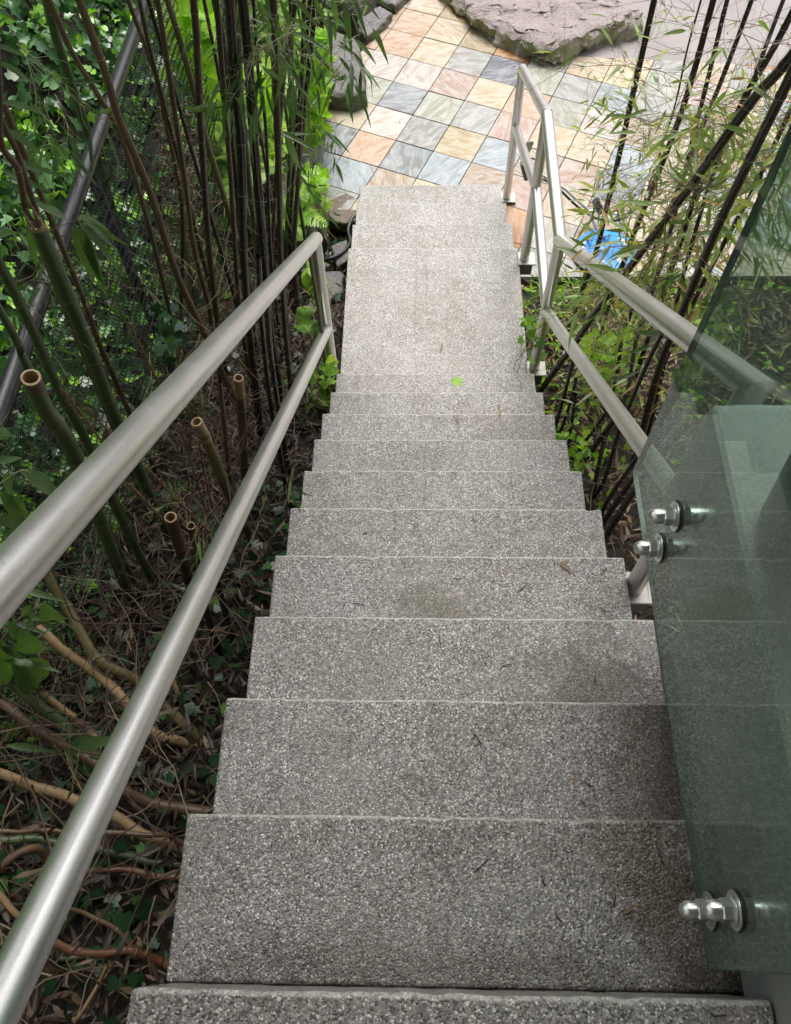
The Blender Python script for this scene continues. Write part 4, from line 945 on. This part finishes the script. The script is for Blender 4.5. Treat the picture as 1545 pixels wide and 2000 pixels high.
# top centre leaves hanging over the patio
for a_, b2 in (((672,0),(688,112)),((692,-5),(720,80)),((705,-10),(742,40)),((720,-10),(766,20)),((640,20),(647,125)),((575,-5),(625,60)),((515,-10),(560,100)),((545,-5),(575,85)),((500,0),(540,70)),((652,40),(655,80)),((560,-10),(600,20)),((610,-10),(640,60)),((545,255),(625,300)),((540,268),(610,262)),((556,262),(585,330)),((645,262),(684,300)),((630,255),(668,292)),((655,306),(652,340)),((640,275),(640,310)),((655,318),(670,358)),((620,170),(625,230)),((600,190),(605,260)),((690,0),(712,60)),((515,30),(555,75)),((530,90),(560,130)),((580,10),(590,60)),((648,-10),(660,60))):
    Y_ = 2.9 if a_[0] > 590 else 2.5
    leaf_to(at(*a_, y=Y_), at(*b2, y=Y_+r4.uniform(-.1, .1)), me=bl2, roll=r4.uniform(-.5, .5))
twig([(600,-10),(660,5),(720,0),(745,-5)], 2.9); twig([(545,255),(600,240),(650,265),(680,330)], 2.9, .0012)
# yellowed and green leaves close to the glass
for a_, b2 in (((1400,430),(1427,412)),((1460,305),(1530,290)),((1470,320),(1520,330)),((1480,330),(1470,365)),((1380,300),(1430,285)),((1395,310),(1415,325)),((1345,390),(1400,350)),((1340,375),(1395,335)),((1490,350),(1480,390)),((1240,640),(1290,600)),((1240,650),(1330,655)),((1225,690),(1290,670)),((1250,760),(1215,780)),((1330,540),(1335,590)),((1385,570),(1365,620)),((1290,560),(1340,530)),((1205,905),(1240,880)),((1420,560),(1400,610)),((1350,460),(1440,455)),((1180,735),(1130,760)),((1200,745),(1260,720)),((1290,690),(1310,660)),((1310,715),(1318,760))):
    leaf_to(at(*a_, y=2.15), at(*b2, y=2.2), me=bl2, among=RC, roll=r4.uniform(-.5, .5)).data.materials
# ------------------------------------------------------------------ loose twigs and grass
def twigs(name, x0, x1, y0, y1, n_, lmin, lmax, mat, label, hz=.25):
    b = MB(); r3 = random.Random(5)
    for _ in range(n_):
        x, y = r3.uniform(x0, x1), r3.uniform(y0, y1); z = G(x, y)+r3.uniform(0, hz); p = Vector((x, y, z)); d = Vector((r3.gauss(0, 1), r3.gauss(0, 1), r3.gauss(0, .35))).normalized(); l_ = r3.uniform(lmin, lmax); P_ = [p]
        for k in range(4): d = (d+Vector((r3.gauss(0, .22), r3.gauss(0, .22), r3.gauss(-.05, .2)))).normalized(); P_.append(P_[-1]+d*l_/4)
        if any(-.53 < q.x < .53 for q in P_): continue
        b.tube(P_, [.002, .0018, .0015, .0012, .0008], 4, False)
    o = b.build(name, mat); stuff(o); tag(o, label, 'twigs')
twigs('fallen_twigs', -1.4, -.6, -.3, 3.6, 480, .08, .35, M_TWIG, 'thin dry twigs tangled between the fence and the stairs', .4)
twigs('fallen_twigs', .58, 2.4, 1.0, 3.8, 420, .06, .3, M_TWIG, 'thin dry twigs scattered in the bed right of the stairs', .35)
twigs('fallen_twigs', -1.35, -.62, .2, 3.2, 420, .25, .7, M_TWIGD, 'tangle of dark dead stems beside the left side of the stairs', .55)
twigs('fallen_twigs', -1.4, -.95, 2.2, 5.5, 300, .2, .6, M_TWIG, 'tall dead twigs standing by the wire mesh', 1.1)

# ------------------------------------------------------------------ shrubs, ferns
def leafy(name, pxr, pyr, Yr, n_, tmpl, smin, smax, mat, label, cat, seed=3, stems=10):
    r3 = np.random.default_rng(seed); P_ = []
    for _ in range(n_):
        P_.append(tuple(at(r3.uniform(*pxr), r3.uniform(*pyr), y=r3.uniform(*Yr))))
    P_ = np.array(P_); gz = np.array([G(p[0], p[1]) for p in P_]); P_ = P_[(P_[:, 2] > gz)]
    c = P_.mean(0); base = Vector((c[0], c[1], G(c[0], c[1]))); t = thing(name, label, cat, base)
    n_ = len(P_); me = scatter('foliage', tmpl, P_-np.array(base), rots(r3, n_, None, .8), r3.uniform(smin, smax, n_), mat); stuff(obj('foliage', me, None, t))
    b = MB()
    for k in range(stems):
        q = Vector(P_[r3.integers(n_)])-base; s0 = Vector((r3.normal(0, .1), r3.normal(0, .1), -.02)); b.tube([s0, s0.lerp(q, .5)+Vector((0, 0, .08)), q], [.003, .002, .001], 4, False)
    stuff(b.build('stems', M_TWIGG, t)); return t
leafy('shrub', (590,640), (60,290), (5.0,5.8), 380, T_I, .05, .11, M_LIME, 'bright lime green vine leaves glowing beside the far left rock', 'shrub', 3)
leafy('shrub', (580,635), (330,480), (4.2,4.9), 260, T_I, .045, .10, M_LIME, 'lime green leaves above the brown lichen-spotted rock', 'shrub', 4)
leafy('shrub', (330,420), (20,150), (4.0,4.6), 90, T_I, .08, .15, M_LIME, 'large lime green grape-like leaves behind the pale olive cane', 'shrub', 5)
leafy('shrub', (390,560), (130,330), (4.2,5.4), 420, T_I, .06, .12, M_LIME, 'bright green leaves seen through the gaps of the dark canes', 'shrub', 6)
leafy('shrub', (480,600), (0,200), (5.6,7.2), 520, T_I, .06, .11, M_FERN, 'green foliage behind the cane tops at the upper middle', 'shrub', 7)
leafy('shrub', (600,690), (-20,70), (6.8,8.2), 260, T_I, .06, .12, M_FERN, 'dark shrub in shade beyond the cracked rock', 'shrub', 8)
leafy('shrub', (600,655), (700,800), (2.5,2.75), 60, T_I, .04, .07, M_LIME, 'small ivy seedling beside the ninth step left of the stairs', 'seedling', 9)
leafy('shrub', (1040,1240), (545,640), (3.2,3.8), 700, T_B, .04, .09, M_FERN, 'tufty green plants along the near edge of the patio', 'ground plant', 10)
leafy('shrub', (1140,1250), (650,790), (2.5,3.0), 200, T_I, .03, .06, M_LIME, 'yellow-green seedlings among the litter between the right-hand rails', 'seedling', 11)
leafy('shrub', (1080,1150), (850,910), (1.9,2.0), 50, T_I, .03, .05, M_LIME, 'tiny green plant touching the edge of the seventh step', 'seedling', 12)
leafy('shrub', (300,350), (600,700), (1.9,2.6), 60, T_I, .035, .06, M_IVYD, 'sparse green weeds under the left canes', 'weed', 13)
leafy('shrub', (1020,1060), (620,740), (2.65,3.0), 50, T_I, .03, .06, M_FERN, 'green weed at the foot of the landing post', 'weed', 14)
def frond(pts, wdt, mat, t, n_=26):
    b = MB(); S_ = smooth_pts(pts, 8); b.tube(S_, .0015, 4, False)
    for i in range(2, len(S_)-1):
        d = (S_[i+1]-S_[i-1]).normalized(); s_ = d.cross(Vector((0, 0, 1)))
        s_ = s_.normalized() if s_.length > .01 else Vector((1, 0, 0)); k = wdt*math.sin(math.pi*(i/len(S_))**.7)
        for sg in (-1, 1):
            q = S_[i]; tip = q+(s_*sg+d*.35+Vector((0, 0, -.15)))*k; e = d*k*.16
            b.add([q-e, q+e, tip.lerp(q, .3)+e*1.1, tip, tip.lerp(q, .3)-e*1.1], [(0, 4, 2, 1), (4, 3, 2)])
    return b.build('frond', mat, t, False)
def fern(label, px0, py0, Y_, tips, mat, dz=0, w_=.05):
    p = at(px0, py0, y=Y_); t = thing('fern', label, 'fern', p)
    for (tx, ty, yy) in tips:
        q = at(tx, ty, y=yy)-p; frond([Vector((0, 0, 0)), q*.5+Vector((0, 0, .05)), q], w_, mat, t)
fern('bright green fern frond hanging over the left end post', 598, 520, 2.9, [(648,575,2.85),(640,560,2.9),(622,600,2.8),(640,545,2.95)], M_LIME)
fern('green fern right beside the foot of the last canes', 585, 640, 2.75, [(628,660,2.7),(612,600,2.9),(600,650,2.6)], M_FERN)
fern('green fern spreading between the canes above the handrail', 470, 330, 3.9, [(420,250,3.9),(430,340,3.8),(500,280,4),(510,360,3.7),(450,400,3.6),(480,230,4.2),(540,330,3.9),(440,300,4.1)], M_FERN, 0, .10)
fern('yellow-green fern below the rounded flagstone', 560, 430, 4.1, [(600,380,4.2),(640,440,4.0),(620,420,4.1),(590,470,3.9),(610,350,4.4),(530,450,4),(550,380,4.3)], M_LIME, 0, .08)
M_DEADF = m_leaf('dead_fern', [(0, (.06, .03, .015)), (1, (.16, .075, .03))], .6, .2)
leafy('dead_fern', (308,385), (190,560), (3.0,3.5), 1300, T_D, .010, .032, M_DEADF, 'rust brown dead fern among the left canes', 'dead fern', 15, 40)

# ------------------------------------------------------------------ pressure washer surface cleaner
dcx, dcy = at(1182, 490, z=-2.46).x, at(1182, 490, z=-2.46).y
sc_ = thing('surface_cleaner', 'pressure washer surface cleaner with round blue deck, steel lance and grey trigger gun', 'surface cleaner', (dcx, dcy, PZ))
b = MB(); b.lathe([(.0, .075), (.05, .075), (.06, .065), (.18, .055), (.196, .047), (.205, .035), (.205, .02), (.198, .02)], 48); b.build('blue_deck', M_BLUE, sc_, True)
b = MB(); b.lathe([(.201, .0), (.211, .0), (.211, .022), (.201, .022)], 48); b.build('brush_skirt', M_RUBBER, sc_, True)
b = MB()
for a0, a1, r0, r1 in ((.2, .8, .13, .15), (2.6, 3.1, .14, .16), (4.0, 4.5, .12, .14), (5.2, 5.5, .12, .15)):
    V = []; k_ = 8
    for k in range(k_+1):
        an = a0+(a1-a0)*k/k_
        for r_ in (r0, r1): V.append((r_*math.cos(an), r_*math.sin(an), (.065-(r_-.06)*.0714)+.0025))
    b = MB(); b.add(V, [(2*k, 2*k+1, 2*k+3, 2*k+2) for k in range(k_)]); b.build('printed_mark', M_WHITEPRINT, sc_)
o0 = Vector((dcx, dcy, PZ))
J = at(1150, 412, y=4.42)-o0; gun = at(1048, 335, y=4.52)-o0
cen = Vector((0, 0, .11))
pipe('lance', [cen, cen+Vector((0, 0, .06)), at(1172, 462, y=4.32)-o0, J, at(1105, 370, y=4.46)-o0, gun], .011, M_STEEL, sc_, 14)
pipe('fork', [cen+Vector((-.10, .02, .0)), at(1138, 458, y=4.30)-o0, at(1168, 464, y=4.32)-o0], .008, M_STEEL, sc_, 12)
pipe('fork', [cen+Vector((.10, -.02, 0)), at(1215, 500, y=4.22)-o0, at(1175, 466, y=4.32)-o0], .008, M_STEEL, sc_, 12)
g0 = at(1205, 418, y=4.38)-o0
pipe('cross_handle', [J, at(1170, 412, y=4.4)-o0, g0, at(1215, 445, y=4.35)-o0], .010, M_STEEL, sc_, 12)
pipe('grip', [at(1163, 392, y=4.34)-o0, at(1174, 414, y=4.34)-o0], .024, M_RUBBER, sc_, 16)
hp_ = smooth_pts([at(1250, 395, y=4.3)-o0, at(1215, 428, y=4.35)-o0, at(1170, 428, y=4.4)-o0, at(1130, 405, y=4.44)-o0, at(1090, 368, y=4.48)-o0, at(1062, 350, y=4.52)-o0])
pipe('hose', hp_, .008, M_RUBBER, sc_, 10)
gb = at(1040, 325, y=4.52)-o0
pipe('trigger_gun', [at(1030, 348, y=4.5)-o0, at(1022, 318, y=4.5)-o0], .024, M_GREYPL, sc_, 14)
pipe('trigger_gun', [at(1030, 345, y=4.5)-o0, at(1042, 333, y=4.51)-o0, at(1058, 352, y=4.52)-o0], .015, M_GREYPL, sc_, 12)
pipe('trigger', smooth_pts([at(1026, 330, y=4.5)-o0, at(1036, 310, y=4.5)-o0, at(1048, 315, y=4.5)-o0, at(1050, 330, y=4.5)-o0]), .006, M_GREYPL, sc_, 8)
m_lever = mesh('lever', [], []) if False else None
pa, pb = at(1022, 312, y=4.48)-o0, at(1036, 280, y=4.48)-o0; dd = (pb-pa).normalized(); sd_ = AX*.022; nn = (AF*-1)*.004
V = [pa-sd_*.8, pa+sd_*.8, pb+sd_, pb-sd_*.9, pb+dd*.012+sd_*.4, pb+dd*.012-sd_*.4]
V = [v+nn for v in V]+[v-nn for v in V]
b = MB(); b.add(V, [(0, 1, 2, 4, 5, 3), (11-0, 11-1+0, 8, 7, 6, 9) if False else (6, 9, 11, 10, 8, 7), (0, 6, 7, 1), (1, 7, 8, 2), (2, 8, 10, 4), (4, 10, 11, 5), (5, 11, 9, 3), (3, 9, 6, 0)])
b.build('lever', M_STEEL, sc_)

# hose left of the steps
hpn = [at(698, 418, z=-2.5), at(687, 428, z=-2.5), at(680, 450, z=-2.5), at(684, 474, z=-2.48), at(668, 494, z=-2.46), at(640, 506, z=-2.45), at(600, 512, z=-2.5)]
S_ = smooth_pts(hpn, 6); b = MB(); b.tube(S_, .013, 12); tag(b.build('garden_hose', M_RUBBER, None, True), 'black hose snaking out beside the lower steps on the left', 'hose')

# ------------------------------------------------------------------ fallen leaves on the steps
def fallen(px, py, z, L_, yaw, mat, label, tm=T_D, lift=.004, name='fallen_leaf', tl=0):
    p = at(px, py, z=z); me = mesh(name, *tm, smooth=True); me.materials.append(mat); o = obj(name, me, None, None, (p.x, p.y, z+lift)); o.scale = (L_,)*3; o.rotation_euler = (tl, .12, yaw)
    return tag(o, label, 'leaf', 'leaves and bits fallen on the steps')
fallen(888, 752, -9*RI, .065, 1.0, M_LIME, 'fresh green ivy leaf lying on the step below the landing edge', T_I, .008)
fallen(971, 790, -8*RI+.0, .07, -1.4, M_TWIG, 'slim tan leaf pointing downhill near the right side of an upper step')
fallen(706, 1042, -5*RI, .036, .2, M_TWIG, 'small orange-tan leaf left of centre on the sixth step')
fallen(1090, 1098, -4*RI, .060, -.7, M_LITTER, 'large brown skeleton leaf near the right end of the fifth step', T_D)
fallen(890, 815, -8*RI, .04, -1.3, M_LITTER, 'small brown leaf at the middle of the eighth step')
fallen(860, 690, LZ, .07, 1.4, M_LITTER, 'faint curled leaf on the wet landing')
fallen(1120, 1535, -2*RI, .03, 1.4, M_LITTER, 'short brown leaf bit at the right of the third step')
fallen(1215, 1785, -1*RI, .03, .5, M_LITTER, 'reddish leaf bit at the right of the second step')
fallen(686, 262, PZ, .05, .6, M_LITTER, 'curled tan leaf on the tile joint left of the steps, far side')
fallen(782, 242, PZ, .035, 1.9, M_LITTER_SHADE, 'dark leaf bit on the pale tile beyond the steps')
fallen(1001, 131, PZ, .05, .5, M_TWIG, 'pale leaf on the dark blue tile beside the rail top')
fallen(920, 1008, -5*RI, .03, -1.0, M_LITTER, 'brown speck of leaf near the middle of the sixth step')
r5 = random.Random(3)
tk = MB()
M_DARKTW = Mat('dark_twig').set(Base_Color=(.03, .022, .016), Roughness=.8).m
TW = [(1180,1115,4),(1080,1100,4),(895,1130,4),(1020,1150,4),(1175,1190,4),(1230,1130,4),(860,1250,3),(990,1300,3),(1200,1290,3),(1165,1325,3),(930,1440,2),(1150,1530,2),(1230,1460,2),(940,1690,1),(1060,1720,1),(1200,1760,1),(1290,1670,1),(1395,1975,0),(1090,1790,1),(700,1180,4),(1140,1570,2)]
names = {}
for k in range(5):
    row = sorted([t_ for t_ in TW if t_[2] == k]); nth = ['top', 'second', 'third', 'fourth', 'fifth'][k]
    pos_w = {1: ['only'], 4: ['leftmost', 'second from left', 'third from left', 'rightmost'], 5: ['leftmost', 'second from left', 'middle', 'fourth from left', 'rightmost']}.get(len(row), ['leftmost', 'second from left', 'third from left', 'middle', 'fifth from left', 'sixth from left', 'rightmost'])
    for t_, w_ in zip(row, pos_w): names[t_] = 'tiny dark twig scrap on the %s step from the top, %s there' % (nth, w_)
for i, (px, py, k) in enumerate(TW):
    p = at(px, py, z=-k*RI); an = r5.uniform(0, 3.1); l_ = r5.uniform(.012, .035); d = Vector((math.cos(an), math.sin(an), 0)); q = Vector((-d.y, d.x, 0))*l_*r5.uniform(-.2, .2)
    b = MB(); b.tube([p-d*l_*.5+Vector((0, 0, .002)), p+q+Vector((0, 0, .004)), p+d*l_*.5+Vector((0, 0, .002))], [.0009, .0012, .0006], 5)
    nth = ['top', 'second', 'third', 'fourth', 'fifth'][k]
    tag(b.build('fallen_twig', M_DARKTW), names[(px, py, k)], 'twig', 'twig scraps on the %s step' % nth)
